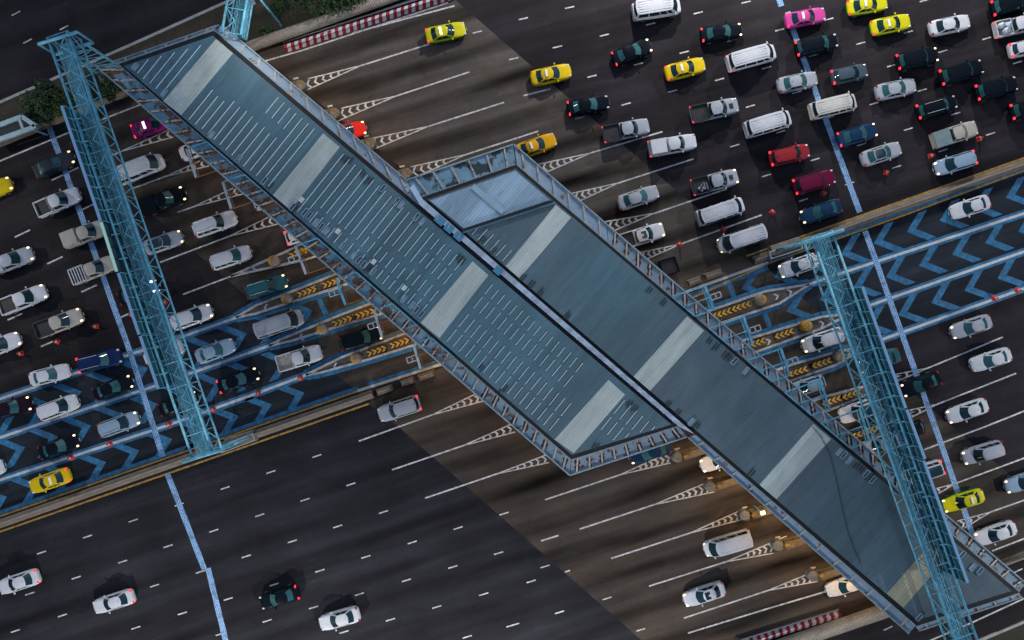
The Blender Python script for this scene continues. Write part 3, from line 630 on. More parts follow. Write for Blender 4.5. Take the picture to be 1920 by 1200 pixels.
Wh=(.50,.525,.56); Si=(.30,.33,.37); Bk=(.005,.008,.013); Nv=(.006,.018,.075); Yl=(.58,.42,.006); Yg=(.50,.48,.008); Yo=(.60,.31,.005)
Mg=(.20,.004,.12); Pk=(.46,.05,.25); Rd=(.58,.02,.012); Dr=(.26,.018,.025); Mr=(.11,.004,.03); Be=(.37,.35,.31); Te=(.02,.095,.115); Sl=(.05,.075,.10); Db=(.006,.03,.075); Bs=(.22,.32,.42); Gn=(.0,.16,.02); Ch=(.03,.035,.045)
V = [
# --- west side, towards the plaza
('sedan',100,308,'R',Ch,'charcoal sedan on the rumble strip above the white pickup at far left','h',24),
('sedan',-17,357,'R',Yl,'yellow taxi cut by the left edge of the picture','taxi h',23),
('pickup',108,378,'R',Wh,'white pickup with empty black bed below the charcoal sedan','bar',23.5),
('van',259,315,'R',Wh,'white van passing under the upper end of the left gantry','',22),
('sedan',284,234,'R',Mg,'dark magenta taxi with lit roof sign half under the rust-stained eave','taxi ts t',20),
('sedan',374,276,'R',Wh,'white sedan half under the canopy edge right of the white van','',21),
('pickup',305,376,'R',Bk,'black pickup with covered bed right of the left gantry','h cover',21),
('pickup',160,437,'R',Be,'cream pickup with a canopy shell half under the lit gantry sign','canopy',21),
('pickup',174,505,'R',Be,'cream pickup with ribbed load rack behind the rumble strip','rack',21.5),
('pickup',17,489,'R',Si,'silver pickup with lit lamps at the left edge of the frame','h cover',21),
('pickup',42,561,'R',Wh,'white double cab pickup with black bed at far left','h',22),
('pickup',110,605,'R',Be,'beige pickup with long black bed and lit lamps','h black',21),
('sedan',0,647,'R',Wh,'white sedan cut by the left edge beside two cones','h'),
('suv',185,676,'R',Nv,'dark blue estate car with red tail lights on the upper blue line','t rails',14),
('sedan',92,703,'R',Wh,'white sedan with dark rear window straddling the upper blue line','teal',15),
('sedan',211,727,'R',Bk,'black sedan with lit lamps on the rumble strip in the upper blue lane','h'),
('suv',17,765,'R',(.016,.007,.016),'near black car with lit lamps at the left edge among blue arrows','h',14),
('mpv',107,764,'R',Wh,'white people carrier on blue arrows left of the rumble strip',''),
('mpv',221,796,'R',Bs,'silver blue people carrier with lit lamp in the middle blue lane','h rails'),
('sedan',109,838,'R',Bk,'black sedan with lit lamps between two blue-edged lines','h'),
('sedan',-32,886,'R',Wh,'white car with only its nose showing at the left edge',''),
('sedan',92,902,'L',Yl,'yellow taxi heading left on the lowest blue arrows','t taxi'),
('sedan',305,454,'R',Si,'silver sedan with black glass roof half under the left gantry','h groof',19),
('sedan',259,548,'R',Bk,'black sedan hidden beneath the left gantry deck','h',20),
('mpv',357,594,'R',Wh,'white people carrier emerging from the left gantry above the blue lanes','h',19.5),
('sedan',307,661,'R',Wh,'white sedan seen through the left gantry lattice',''),
('sedan',403,658,'R',Bs,'silver blue sedan on blue arrows right of the left gantry','teal'),
('sedan',446,713,'R',Bk,'black sedan with tail lights in the middle blue lane right of the gantry','h t teal'),
('sedan',334,757,'R',Bk,'black sedan with teal rear window under the lower gantry lattice','teal h'),
('suv',401,419,'R',Wh,'white estate car with roof rails between gantry and canopy','rails',19),
('mpv',431,482,'R',Wh,'white people carrier approaching the island with yellow drum','teal',18),
('suv',498,537,'R',Te,'teal estate car with lit lamps nearing the toll lanes','h rails',17),
('van',521,607,'R',Si,'silver van in the upper blue toll lane below the teal car','',18.5),
('pickup',561,671,'R',Wh,'white pickup with worn grey bed in the middle blue toll lane','worn',17),
('suv',676,634,'R',Bk,'black car with lit lamps beneath the height bar of a toll lane','h',16.5),
('hatch',568,437,'R',Wh,'white hatchback with one corner showing beside the yellow arrow block','t',18),
('hatch',506,372,'R',Wh,'white hatchback corner peeking out above a chevron island at the canopy','',19),
# --- south side, leaving the plaza
('suv',748,767,'L',Si,'silver car with pale roof leaving below the tan median barrier','t',18),
('sedan',34,1092,'L',Wh,'white sedan at the bottom left edge with red tail lights','t'),
('sedan',212,1129,'L',Wh,'white sedan with bright tail lights left of the rumble strip bend','t'),
('sedan',523,1121,'L',Bk,'lone black sedan with red tail lights at the bottom','t'),
('sedan',636,1161,'L',Wh,'white sedan at the bottom edge right of the black sedan','',16),
('sedan',1219,848,'L',Db,'dark blue sedan half hidden below the lower canopy eave','h',17),
('sedan',1352,862,'L',Wh,'white sedan nose poking out from under the lower eave','h',20),
('van',1366,1021,'L',Wh,'white van with ribbed roof leaving beside a lit lamp','h',17),
('sedan',1321,1115,'L',Wh,'white sedan with dark sunroof at the bottom of the south apron','sunroof h',18),
('sedan',1588,1098,'L',Wh,'white sedan half under the eave above red and white blocks','',18),
# --- north side, leaving the plaza
('sedan',836,60,'R',Yg,'yellow green taxi with white roof sign alone on the north apron','taxi ts t',12, Gn),
('sedan',648,247,'R',Rd,'bright red car coming out from under the upper eave','h',14),
('sedan',1005,273,'R',Yo,'orange yellow taxi at the top corner of the canopy','taxi',20),
('sedan',1033,139,'R',Yl,'yellow taxi on the edge of the concrete apron left of the black sedans','taxi',13),
('van',1233,13,'R',Wh,'white van cut by the top edge of the picture','',9),
('sedan',1185,97,'R',Bk,'black sedan turned askew between two yellow taxis','teal t h',22),
('sedan',1353,60,'R',Bk,'black sedan with teal windows below the top edge van','teal h t',9),
('sedan',1285,128,'R',Yl,'yellow taxi with red tail lights left of a white van','taxi t',15),
('sedan',1103,197,'R',Bk,'black sedan with red tail lights left of the dark-bedded pickup','t teal',10),
('pickup',1175,243,'R',Si,'silver pickup with long black bed left of the white box pickup','black t',12),
('pickup',1262,271,'R',Wh,'white pickup with a tall box canopy over its bed','canopy t',10.5),
('pickup',1341,205,'R',Si,'silver pickup with bonnet scoop and black bed above a solid line','black scoop t',12.5),
('van',1412,105,'R',Wh,'white van right of the yellow taxi with red tail lights','t',15.5),
('van',1443,230,'R',Wh,'white van between the silver pickup and the rumble strip','',16.5),
('pickup',1342,340,'R',Si,'silver pickup carrying two people in its open bed','black scoop t h',15),
('sedan',1197,370,'R',Si,'silver sedan on the pale apron right of the canopy corner','teal',18),
('van',1354,395,'R',Wh,'white van below the pickup that carries people','',18.5),
('van',1392,447,'L',Wh,'white van heading left against the red cones','h',18.5),
('pickup',1203,442,'R',Wh,'white pickup with black sunroof beside the eave','sunroof h',17),
('pickup',1228,509,'L',Bk,'black pickup tail showing from under the eave by the median','',19),
('sedan',1540,396,'L',Db,'dark blue sedan heading left with one lit lamp near the rumble strip','h',18),
('mpv',1793,305,'L',Bs,'silver blue people carrier heading left beside the yellow line','h t',17),
('sedan',1820,388,'L',Wh,'white sedan heading left over the upper blue arrows at right','',18),
('sedan',1511,32,'R',Pk,'pink taxi on the rumble strip near the top edge','taxi t',11),
('sedan',1627,9,'R',Yg,'yellow and green taxi cut by the top edge right of the pink taxi','taxi t',9, Gn),
('sedan',1671,45,'R',Yg,'yellow and green taxi with green tail right of the pink taxi','taxi t',12, Gn),
('sedan',1782,46,'R',Wh,'white sedan right of the two yellow and green taxis','',12),
('suv',1900,6,'R',Bk,'black estate car in the top right corner','t',14),
('pickup',1909,46,'R',Wh,'white pickup loaded with white sacks at the right edge','t worn',13),
('hatch',1926,88,'R',Wh,'white hatchback cut by the right edge below the loaded pickup','t',13),
('mpv',1533,82,'R',Bk,'black people carrier below the pink taxi','t',13),
('hatch',1593,138,'R',Sl,'slate grey hatchback right of the rumble strip','t',13),
('suv',1722,108,'R',Bk,'black boxy car with lit reversing lamps below the white sedan','t h',12),
('suv',1805,134,'R',Bk,'black estate car right of the boxy black car','t',16),
('sedan',1681,166,'R',Si,'silver sedan below the boxy black car','teal',12),
('sedan',1496,153,'R',Si,'silver sedan with its nose on the rumble strip','teal',12),
('van',1566,197,'R',(.50,.50,.47),'plain white van crossing the rumble strip','',14),
('mpv',1759,199,'R',Bk,'black people carrier with roof rails below the silver sedan','rails t',16),
('suv',1871,164,'R',Bk,'black car with bright brake lights at the right side','t',14),
('suv',1938,200,'R',Bk,'black car cut by the right edge with brake lights lit','t',14),
('sedan',1608,252,'R',Db,'dark blue sedan with a bright nose lamp below the van on the rumble strip','t h',16),
('sedan',1653,288,'R',Si,'silver sedan with black bonnet and glass roof','groof teal',18),
('pickup',1792,251,'R',Be,'beige pickup with grey tarpaulin over its bed','tarp',18),
('mpv',1482,289,'R',Dr,'dark red people carrier left of the rumble strip','t',13),
('suv',1528,340,'R',Mr,'maroon estate car left of the rumble strip with tail lights lit','t',16),
# --- east side, towards the plaza
('sedan',1498,498,'L',Wh,'white sedan under the upper end of the right gantry','h',19),
('mpv',1545,638,'L',Wh,'white people carrier with glaring lamps behind the right gantry','h',18),
('hatch',1515,724,'L',Bs,'pale blue hatchback partly under the eave and its height bar','',18),
('suv',1615,770,'L',Wh,'white estate car with dark glass roof beside the right gantry','groof',19),
('sedan',1650,677,'L',Te,'pale teal sedan beneath the sign boards of the right gantry','h',19),
('sedan',1728,721,'L',Bk,'black sedan lying across the right rumble strip beside the sign boards','h teal',20),
('sedan',1822,613,'L',Si,'silver sedan in the lane just below the lowest blue arrows','h teal',18),
('sedan',1859,675,'L',Wh,'white sedan right of a worn lane arrow','teal',18),
('sedan',1815,771,'L',Wh,'white sedan with lit lamps right of the rumble strip, below the worn arrow','h',19),
('mpv',1845,850,'L',Si,'silver people carrier with lit lamps below the worn white line','h',17),
('sedan',1925,903,'L',Bs,'pale blue sedan cut by the right edge','h',17),
('sedan',1807,939,'L',Yg,'yellow and green taxi beside the right gantry sign','taxi h',17, Gn),
('sedan',1868,1001,'L',Wh,'white sedan just above the rust-ribbed eave at right','h',19),
('mpv',1731,888,'L',Wh,'white people carrier with black roof poking out behind a sign','groof t',18),
('hatch',1700,810,'L',Bk,'black hatchback under the right gantry signs','',19),
('mpv',1655,832,'L',Si,'silver people carrier glimpsed through the right gantry lattice','',19),
]
roots = {}
for row in V:
    kind, px, py, d, col, label, opts = row[:7]
    roots[label] = vehicle(kind, px, py, d, col, label, opts, row[7] if len(row) > 7 else None, row[8] if len(row) > 8 else None)
# ---------------------------------------------------------------- toll canopies
ZR, ZG, ZE = 7.40, 7.10, 6.95
ROOF = roof_mat('ribbed_roof_sheet', (.060, .150, .195), R(51.5), .32, tone=(.066, .130, .162))
ROOF2 = roof_mat('ribbed_roof_sheet_east', (.062, .136, .172), R(49.5), .32, tone=(.074, .118, .142))
SKYL = roof_mat('pale_skylight_sheet', (.40, .47, .45), R(51.5), .32, dirt_amt=.12, line=.10)
SKYL2 = roof_mat('pale_skylight_sheet_east', (.40, .47, .45), R(49.5), .32, dirt_amt=.12, line=.10)
SKYL_W = roof_mat('yellowed_skylight_sheet', (.34, .33, .22), R(49.5), .32, dirt_amt=.2, line=.14)
LOWROOF = roof_mat('pale_blue_roof_sheet', (.25, .38, .48), R(49.5), .30, dirt=(.05, .12, .17), dirt_amt=.5, line=.2)
GUTTER = plain('black_gutter', (.004, .005, .006), .7)
EAVE = (.145, .25, .335)
EAVE_RUST = rust_mat('rusted_eave_panel', (.11, .24, .31), .50)
EAVE_MID = rust_mat('stained_eave_panel', (.16, .25, .30), .34, scale=1.1)
EAVE_OK = rust_mat('eave_panel', (.21, .30, .38), .24, brown=(.13, .075, .03))
EAVE_RED = rust_mat('red_stained_eave_panel', (.20, .265, .31), .22, brown=(.075, .018, .015), scale=1.2)
EAVE_SOOT = rust_mat('sooty_eave_panel', (.15, .28, .37), .52, brown=(.012, .024, .03), red=(.03, .05, .06), scale=.55)
LIP = plain('blue_edge_lip', (.24, .31, .34), .6, grime=.4, gscale=3)
RIB = plain('pale_rib', (.38, .38, .35), .6, grime=.4, gscale=3)
RIB_RUST = rust_mat('rusty_rib', (.42, .40, .36), .45, scale=3)
SEAM = plain('roof_seam', (.60, .70, .74), .5)
SOOT = plain('soot_stain', (.020, .030, .034), .8)

STAIN = plain('red_rust_stain', (.055, .012, .012), .8, grime=.5, gscale=4); STAIN2 = plain('brown_rust_stain', (.12, .055, .03), .8, grime=.5, gscale=4)
def part(mb, name, mat, root, smooth=False, **kw):
    o = mb.build(name, mat, root, smooth); tag(o, **kw); return o
def inside(pt, pg):
    x, y = pt; c = False; n = len(pg)
    for i in range(n):
        (x1, y1), (x2, y2) = pg[i], pg[(i + 1) % n]
        if (y1 > y) != (y2 > y) and x < (x2 - x1) * (y - y1) / (y2 - y1) + x1: c = not c
    return c
def build_seams(root):
    L_ = sorted(sm, key=lambda q: -(q[0] - q[1]).length); rest = MB()
    for i, (a, b_, w) in enumerate(L_):
        if i < 99: part(MB().bar(a, b_, w, .07), 'roof_seam', SEAM, root)
        else: rest.bar(a, b_, w, .07)
    if rest.v: part(rest, 'roof_seam', SEAM, root, kind='stuff')
def stain(root, a, b_, mat, rg):
    """jagged rust stain lying along one rib"""
    d = b_ - a; L = d.length; d.normalize(); n = Vector((-d.y, d.x, 0)); z = Vector((0, 0, .012)); lo, hi = rg.uniform(.0, .3), rg.uniform(.7, 1.0)
    k = 6; A_ = []; B_ = []
    for i in range(k + 1):
        t = lo + (hi - lo) * i / k; e = .35 if i in (0, k) else 1
        q = a + d * L * t + z
        A_.append(q + n * (.10 + rg.uniform(.02, .26) * e)); B_.append(q - n * (.10 + rg.uniform(.02, .26) * e))
    m_ = MB(); m_.add(A_ + B_, [(i, i + 1, k + 2 + i, k + 1 + i) for i in range(k)])
    part(m_, 'rust_stain', mat, root)
_srg = random.Random(11)
def edge_rim(root, g0, g1, o0, o1, mat, nrib, ribmat=RIB, name='eave', rib_skew=0.0, lip=True, stains=None):
    """one eave: sloped panel strip from the gutter (g) to the outer edge (o), with ribs across it"""
    def L(a, b, t): return (a[0] + (b[0] - a[0]) * t, a[1] + (b[1] - a[1]) * t)
    m = MB()
    q = [U(*g0, ZE + .05), U(*g1, ZE + .05), U(*o1, ZE - .05), U(*o0, ZE - .05)]
    m.add(q + [p - Vector((0, 0, .35)) for p in q], [(0, 1, 2, 3), (7, 6, 5, 4), (0, 4, 5, 1), (1, 5, 6, 2), (2, 6, 7, 3), (3, 7, 4, 0)])
    mm = m.build(name, mat, root); 
    import bmesh
    b = bmesh.new(); b.from_mesh(mm.data); bmesh.ops.recalc_face_normals(b, faces=b.faces); b.to_mesh(mm.data); b.free()
    if lip:
        part(MB().bar(U(*o0, ZE + .02), U(*o1, ZE + .02), .13, .22), 'edge_lip', LIP, root)
        part(MB().bar(U(*g0, ZE + .09), U(*g1, ZE + .09), .10, .16), 'edge_lip', LIP, root)
    for i in range(nrib):
        t = (i + .5) / nrib; ts = min(1, max(0, t + rib_skew))
        if stains and _srg.random() < .85: stain(root, U(*L(g0, g1, t), ZE + .055), U(*L(o0, o1, ts), ZE - .045), stains, _srg)
        part(MB().bar(U(*L(g0, g1, t), ZE + .10), U(*L(o0, o1, ts), ZE + .0), .17, .14), 'rib', ribmat if random.random() < .7 else RIB_RUST, root)

def flat_sheet(pts, z, th=.02):
    return MB().prism(poly(pts), z - th, z)

c1 = empty('toll_canopy', U(640, 460, 0)); tag(c1, 'larger western toll canopy roof with white seam lines and four pale skylight strips', 'canopy', 'toll plaza canopies')
R1 = [(232, 124), (399, 67), (1259, 796), (1072, 853)]; G1 = [(222, 121), (402, 58), (1272, 798), (1071, 862)]
part(MB().prism([U(x, y, ZG) for x, y in G1], ZG - .4, ZG), 'gutter', GUTTER, c1)
part(MB().prism([U(x, y, ZR) for x, y in R1], ZG + .02, ZR), 'roof_sheet', ROOF, c1)
for q in ([(405, 73), (437, 100), (340, 216), (306, 190)], [(606, 250), (637, 276), (545, 394), (512, 366)], [(886, 490), (916, 516), (824, 634), (789, 605)], [(1141, 712), (1172, 740), (1076, 850), (1040, 824)]):
    part(MB().prism([U(x, y, ZR) for x, y in q], ZR, ZR + .015), 'skylight_strip', SKYL, c1)
def P1(s, t): return (232 + 840 * s + 94 * t, 124 + 729 * s - 117 * t)
def P2(s, t): return (801 + 919 * s + 97 * t, 374 + 789 * s - 112 * t)
sm = []
def seam(P, s, t0, t1, pg, w=.048):
    a, b_ = P(s, t0), P(s, t1)
    for k in range(24):
        if inside(b_, pg): break
        t1 -= .04; b_ = P(s, t1)
    for k in range(24):
        if inside(a, pg): break
        t0 += .04; a = P(s, t0)
    if t1 - t0 > .05: sm.append((U(*a, ZR + .04), U(*b_, ZR + .04), w))
rr = random.Random(3)
DS = .01345
s = .012
while s < .085: seam(P1, s, .03 + rr.random() * .03, min(.95, s / .088 * .92), R1); s += DS
s = .142
while s < .325:
    if s > .285: seam(P1, s, .05, .97, R1)
    else: seam(P1, s, .03 + rr.random() * .02, .56 - .08 * (s < .18) + rr.random() * .03, R1)
    if .23 < s < .285: seam(P1, s, .72, .97, R1)
    s += DS
s = .382
while s < .655:
    if s < .50: seam(P1, s, .27 if s > .40 else .04, .97, R1); seam(P1, s, .05, .21, R1) if s > .40 else None
    elif s < .585:
        seam(P1, s, .06, .20, R1); seam(P1, s, .24, .40, R1); seam(P1, s, .45 + .05 * (s > .54), .96, R1)
    else:
        seam(P1, s, .08, .24, R1); seam(P1, s, .29, .46, R1); seam(P1, s, .56, .73, R1); seam(P1, s, .78, .95, R1)
    s += DS
s = .716
while s < .955:
    seam(P1, s, .05, .24, R1); seam(P1, s, .28, .48, R1)
    if s < .93: seam(P1, s, .58, .76, R1); seam(P1, s, .81, .96, R1)
    s += DS
s = 1.012
while s < 1.10: seam(P1, s, .48, .68, R1); seam(P1, s, .73, .95, R1); s += DS
build_seams(c1)
edge_rim(c1, (222, 121), (740, 573), (180, 124), (727, 596), EAVE_RUST, 24, RIB_RUST, rib_skew=-.006, stains=STAIN2)
edge_rim(c1, (741, 574), (1071, 862), (728, 597), (1068, 891), EAVE_MID, 18, RIB, rib_skew=-.01, stains=STAIN)
edge_rim(c1, (1072, 862), (1271, 799), (1069, 891), (1288, 819), EAVE_RED, 9, RIB, stains=STAIN)
edge_rim(c1, (221, 120), (401, 57), (213, 116), (411, 47), EAVE_OK, 5)
edge_rim(c1, (403, 58), (786, 384), (416, 47), (762, 337), EAVE_OK, 12, RIB)

c2 = empty('toll_canopy', U(1350, 740, 0)); tag(c2, 'eastern toll canopy roof with plain blue sheets reaching the lower right corner', 'canopy', 'toll plaza canopies')
R2 = [(801, 374), (967, 316), (1897, 1108), (1720, 1163)]; G2 = [(790, 371), (968, 309), (1912, 1110), (1718, 1173)]
part(MB().prism([U(x, y, ZG) for x, y in G2], ZG - .4, ZG), 'gutter', GUTTER, c2)
part(MB().prism([U(x, y, ZR) for x, y in R2], ZG + .02, ZR), 'roof_sheet', ROOF2, c2)
for q in ([(1042, 384), (1071, 408), (974, 522), (948, 499)], [(1288, 593), (1320, 620), (1219, 733), (1188, 706)], [(1525, 795), (1558, 823), (1456, 936), (1424, 909)], [(1763, 999), (1793, 1025), (1694, 1139), (1663, 1113)]):
    part(MB().prism([U(x, y, ZR) for x, y in q], ZR, ZR + .015), 'skylight_strip', SKYL2 if q[0][0] < 1700 else SKYL_W, c2)
q = [(806, 376), (966, 320), (1031, 375), (870, 428)]
part(MB().prism([U(x, y, ZR + .12) for x, y in q], ZR + .002, ZR + .12), 'upper_roof_sheet', LOWROOF, c2)
part(MB().bar(U(886, 349, ZR + .17), U(944, 398, ZR + .17), .55, .10), 'ridge_cap', plain('ridge_cap_metal', (.26, .40, .48), .5, grime=.2), c2)
part(MB().bar(U(866, 433, ZR + .15), U(1037, 377, ZR + .15), .14, .30), 'parapet', GUTTER, c2)
part(MB().bar(U(868, 436, ZR + .10), U(1040, 380, ZR + .10), .14, .20), 'parapet', plain('parapet_blue', (.12, .24, .32), .6, grime=.4), c2)
sm = []
for i in range(7): seam(P2, .088 + i * .0125, .03, .21, R2)
build_seams(c2)
edge_rim(c2, (788, 370), (967, 308), (761, 338), (962, 271), EAVE_SOOT, 6, RIB)
edge_rim(c2, (969, 309), (1140, 455), (964, 271), (1137, 420), EAVE_OK, 6, RIB)
edge_rim(c2, (1141, 456), (1560, 811), (1138, 421), (1548, 773), EAVE_RED, 19, RIB, rib_skew=.012, stains=STAIN)
edge_rim(c2, (1561, 812), (1911, 1109), (1549, 774), (1924, 1094), EAVE_MID, 16, RIB_RUST, rib_skew=.012, stains=STAIN)
edge_rim(c2, (1911, 1112), (1719, 1174), (1916, 1119), (1723, 1182), EAVE_OK, 6)
edge_rim(c2, (1303, 815), (1717, 1173), (1291, 821), (1704, 1188), EAVE_OK, 13, RIB, rib_skew=.0)
# valley gutter between both roofs
vg = MB(); vg.prism([U(x, y, ZE + .06) for x, y in ((800, 383), (1300, 815), (1284, 814), (790, 390))], ZE - .3, ZE + .06)
vg2 = MB().prism([U(x, y, ZR + .1) for x, y in ((776, 345), (792, 373), (1302, 814), (1275, 801), (787, 384), (768, 352))], ZE - .28, ZR + .06)
part(vg2, 'valley_gutter', rust_mat('valley_gutter_metal', (.34, .45, .58), .12, scale=1.5), c2)
for i in range(24):
    t = (i + .5) / 24; a = (792 + 500 * t, 374 + 434 * t); b_ = (789 + 484 * t, 386 + 414 * t)
    part(MB().bar(U(*a, ZR + .09), U(*b_, ZR + .09), .10, .06), 'rib', RIB, c2)
for x, y, w in ((825, 413, 1.0), (842, 428, .9), (860, 443, .9), (934, 507, .8)):
    part(MB().box(U(x, y, ZR + .09), (w, .80, .05), R(-41)), 'gutter_panel', plain('blue_panel', (.05, .20, .32), .5), c2)
cable = MB(); pts = [(1523, 800), (1540, 820), (1556, 852), (1568, 900), (1578, 950), (1590, 1000), (1603, 1035), (1613, 1057)]
for a, b_ in zip(pts, pts[1:]): cable.tube(U(*a, ZR + .05), U(*b_, ZR + .05), .028, 5)
part(cable, 'roof_cable', plain('cable_sheath', (.02, .035, .042), .7), c2)

VENT = plain('vent_frame_metal', (.22, .34, .42), .5, grime=.3); VENT_D = plain('vent_grille_dark', (.035, .07, .09), .7); VENT_W = plain('vent_cap_white', (.48, .54, .56), .5)
def vent(root, px, py, ang, kind):
    p = U(px, py, ZR)
    if root is c1 and py > 124 + (px - 232) * .868 - 11: px += 5; py -= 7
    p = U(px, py, ZR)
    if kind == 'w': part(MB().box(p + Vector((0, 0, .18)), (.55, .42, .30), R(ang), .9), 'roof_vent', VENT_W, root); return
    u = Vector((math.cos(R(ang)), math.sin(R(ang)), 0)); n = Vector((-u.y, u.x, 0)); z = Vector((0, 0, .06))
    if kind == 'd':   # a pair of sooty slats
        m = MB()
        for o_ in (-.16, .14):
            s_ = _srg.uniform(.3, .5); q = p + n * o_ + u * _srg.uniform(-.15, .15) + z * .6
            m.bar(q - u * s_, q + u * s_, .13, .05)
        part(m, 'soot_slat', SOOT, root); return
    m = MB(); lx, ly = (.40, .16)
    c = [p + z + u * a * lx + n * b_ * ly for a, b_ in ((-1, -1), (1, -1), (1, 1), (-1, 1))]
    for a, b_ in zip(c, c[1:] + c[:1]): m.bar(a, b_, .07, .12)
    f = part(m, 'roof_vent', VENT, root)
    part(MB().box(p + Vector((0, 0, .04)), (.70, .26, .05), R(ang)), 'vent_grille', VENT_D if kind == 'f' else VENT, f)
for x, y, k in ((544, 395, 'f'), (551, 400, 'd'), (567, 405, 'f'), (575, 411, 'f'), (587, 424, 'b'), (598, 432, 'f'), (608, 440, 'b'), (637, 467, 'f'), (658, 486, 'b'), (668, 495, 'f'), (677, 503, 'f'), (686, 509, 'd'), (694, 516, 'f'),
                (752, 568, 'b'), (768, 579, 'b'), (776, 588, 'f'), (785, 596, 'f'), (752, 384, 'b'), (744, 378, 'f'), (781, 407, 'f'), (792, 416, 'b'), (718, 353, 'f'), (692, 338, 'd'), (680, 325, 'd'), (655, 300, 'd'), (647, 296, 'd'),
                (862, 482, 'd'), (868, 487, 'd'), (566, 375, 'w'), (634, 434, 'w'), (701, 491, 'w'), (758, 540, 'w'), (250, 133, 'b'), (303, 181, 'b'), (392, 260, 'b'), (443, 305, 'f'), (491, 346, 'f'), (501, 355, 'd'),
                (1190, 766, 'd'), (1180, 757, 'd'), (903, 688, 'd'), (944, 729, 'd'), (1115, 838, 'd')): vent(c1, x, y, 51.5, k)
for x, y, k in ((1377, 677, 'f'), (1398, 695, 'b'), (1342, 650, 'd'), (1360, 663, 'd'), (1330, 638, 'd'), (1367, 668, 'd'), (1573, 847, 'b'), (1582, 853, 'f'), (1592, 863, 'b'), (1606, 872, 'd'), (1615, 880, 'd'), (1624, 888, 'f'), (1630, 893, 'd'), (1636, 899, 'f'),
                (1803, 1040, 'f'), (1823, 1063, 'b'), (1837, 1070, 'f'), (1723, 1157, 'f'), (1296, 791, 'b'), (1253, 756, 'd'), (1307, 797, 'd'), (1272, 772, 'd'), (996, 533, 'd'), (1013, 549, 'd'), (1063, 593, 'd'), (980, 520, 'd'), (904, 450, 'd'), (925, 468, 'd'), (1410, 885, 'd'), (1245, 565, 'd'), (1218, 543, 'd')): vent(c2, x, y, 49.5, k)
# columns carrying the roofs
for (x, y) in ((300, 150), (480, 300), (640, 440), (800, 580), (960, 720), (1110, 830), (430, 130), (600, 270), (760, 400)):
    part(MB().tube(Vector((U(x, y, 7).x, U(x, y, 7).y, 0)), U(x, y, ZG - .1), .28, 12), 'column', CONC, c1)
for (x, y) in ((940, 400), (1120, 520), (1300, 670), (1480, 820), (1660, 980), (1000, 560), (1180, 720), (1360, 870), (1540, 1020), (1690, 1130)):
    part(MB().tube(Vector((U(x, y, 7).x, U(x, y, 7).y, 0)), U(x, y, ZG - .1), .28, 12), 'column', CONC, c2)

# ---------------------------------------------------------------- overhead height bars hung from the canopy eaves
ORANGE_STEEL = plain('rusty_orange_bar', (.22, .09, .03), .6, grime=.3)
def line_hit(p, d, g0, g1):
    ax, ay = g1[0] - g0[0], g1[1] - g0[1]; den = d[0] * ay - d[1] * ax
    t = ((g0[0] - p[0]) * ay - (g0[1] - p[1]) * ax) / den
    return (p[0] + d[0] * t, p[1] + d[1] * t)
def height_bar(p, q, d, g0, g1, frame, label, bm):
    zb = 6.6; root = empty('height_bar', U((p[0] + q[0]) / 2, (p[1] + q[1]) / 2, zb)); tag(root, label, 'height bar', 'height bars over the toll lanes')
    part(MB().bar(U(*p, zb), U(*q, zb), .26, .18), 'crossbar', bm, root)
    part(MB().bar(U(p[0] + d[0] * 6, p[1] + d[1] * 6, zb), U(q[0] + d[0] * 6, q[1] + d[1] * 6, zb), .10, .10), 'crossbar', ORANGE_STEEL if d[0] > 0 else bm, root)
    e = []
    for w in (p, q):
        h = line_hit(w, d, g0, g1); e.append(h)
        part(MB().bar(U(*w, zb + .14), U(*h, 7.22), .12, .10), 'arm', STEEL_BLUE if (w is p) or d[0] < 0 else ORANGE_STEEL, root)
    m = ((p[0] + q[0]) / 2, (p[1] + q[1]) / 2); h = line_hit(m, d, g0, g1)
    part(MB().bar(U(*m, zb + .14), U(*h, 7.22), .10, .08), 'arm', ORANGE_STEEL if d[0] > 0 else STEEL_BLUE, root)
    part(MB().bar(U(*e[0], 7.24), U(*e[1], 7.24), .12, .08), 'fixing_rail', STEEL_BLUE, root)
    if frame:
        m = MB(); cx, cy = frame; ux, uy = .945, -.33; vx, vy = .33, .945
        P = lambda a, b_: U(cx + ux * a + vx * b_, cy + uy * a + vy * b_, zb)
        for a, b_ in (((-10, -5), (10, -5)), ((10, -5), (10, 5)), ((10, 5), (-10, 5)), ((-10, 5), (-10, -5)), ((0, -5), (0, 5))): m.bar(P(*a), P(*b_), .09, .09)
        part(m, 'signal_frame', WHITE_STEEL, root)
for p, q, fr, lab, bm in (((350, 279), (368, 333), None, 'pale height bar over the lane of the white van by the rusted eave', WHITE_STEEL),
    ((418, 341), (434, 392), None, 'pale height bar crossing a chevron island below the rusted eave', WHITE_STEEL),
    ((554, 461), (574, 514), (551, 485), 'bright height bar beside the uppermost yellow arrow block', WHITE_STEEL),
    ((631, 523), (648, 572), (627, 549), 'blue height bar over the lane of the silver van', STEEL_BLUE),
    ((701, 581), (717, 634), (700, 610), 'height bar above the black car in the toll lane', WHITE_STEEL),
    ((775, 645), (789, 692), (773, 673), 'height bar over the last empty blue lane left of the canopy', WHITE_STEEL)):
    height_bar(p, q, (.945, -.326), (222, 121), (1071, 862), fr, lab, bm)
for p, q, fr, lab in (((1321, 535), (1338, 581), (1342, 555), 'height bar over the uppermost blue lane right of the canopy'),
    ((1394, 594), (1411, 646), (1416, 617), 'height bar over the middle blue lane right of the canopy'),
    ((1464, 654), (1480, 704), (1486, 677), 'height bar in front of the white car with glaring lamps'),
    ((1537, 713), (1555, 767), None, 'height bar above the pale blue hatchback at the eave'),
    ((1612, 768), (1630, 828), None, 'height bar beside the right gantry above the pink taxi lane')):
    height_bar(p, q, (-.945, .326), (968, 309), (1912, 1110), fr, lab, STEEL_BLUE)

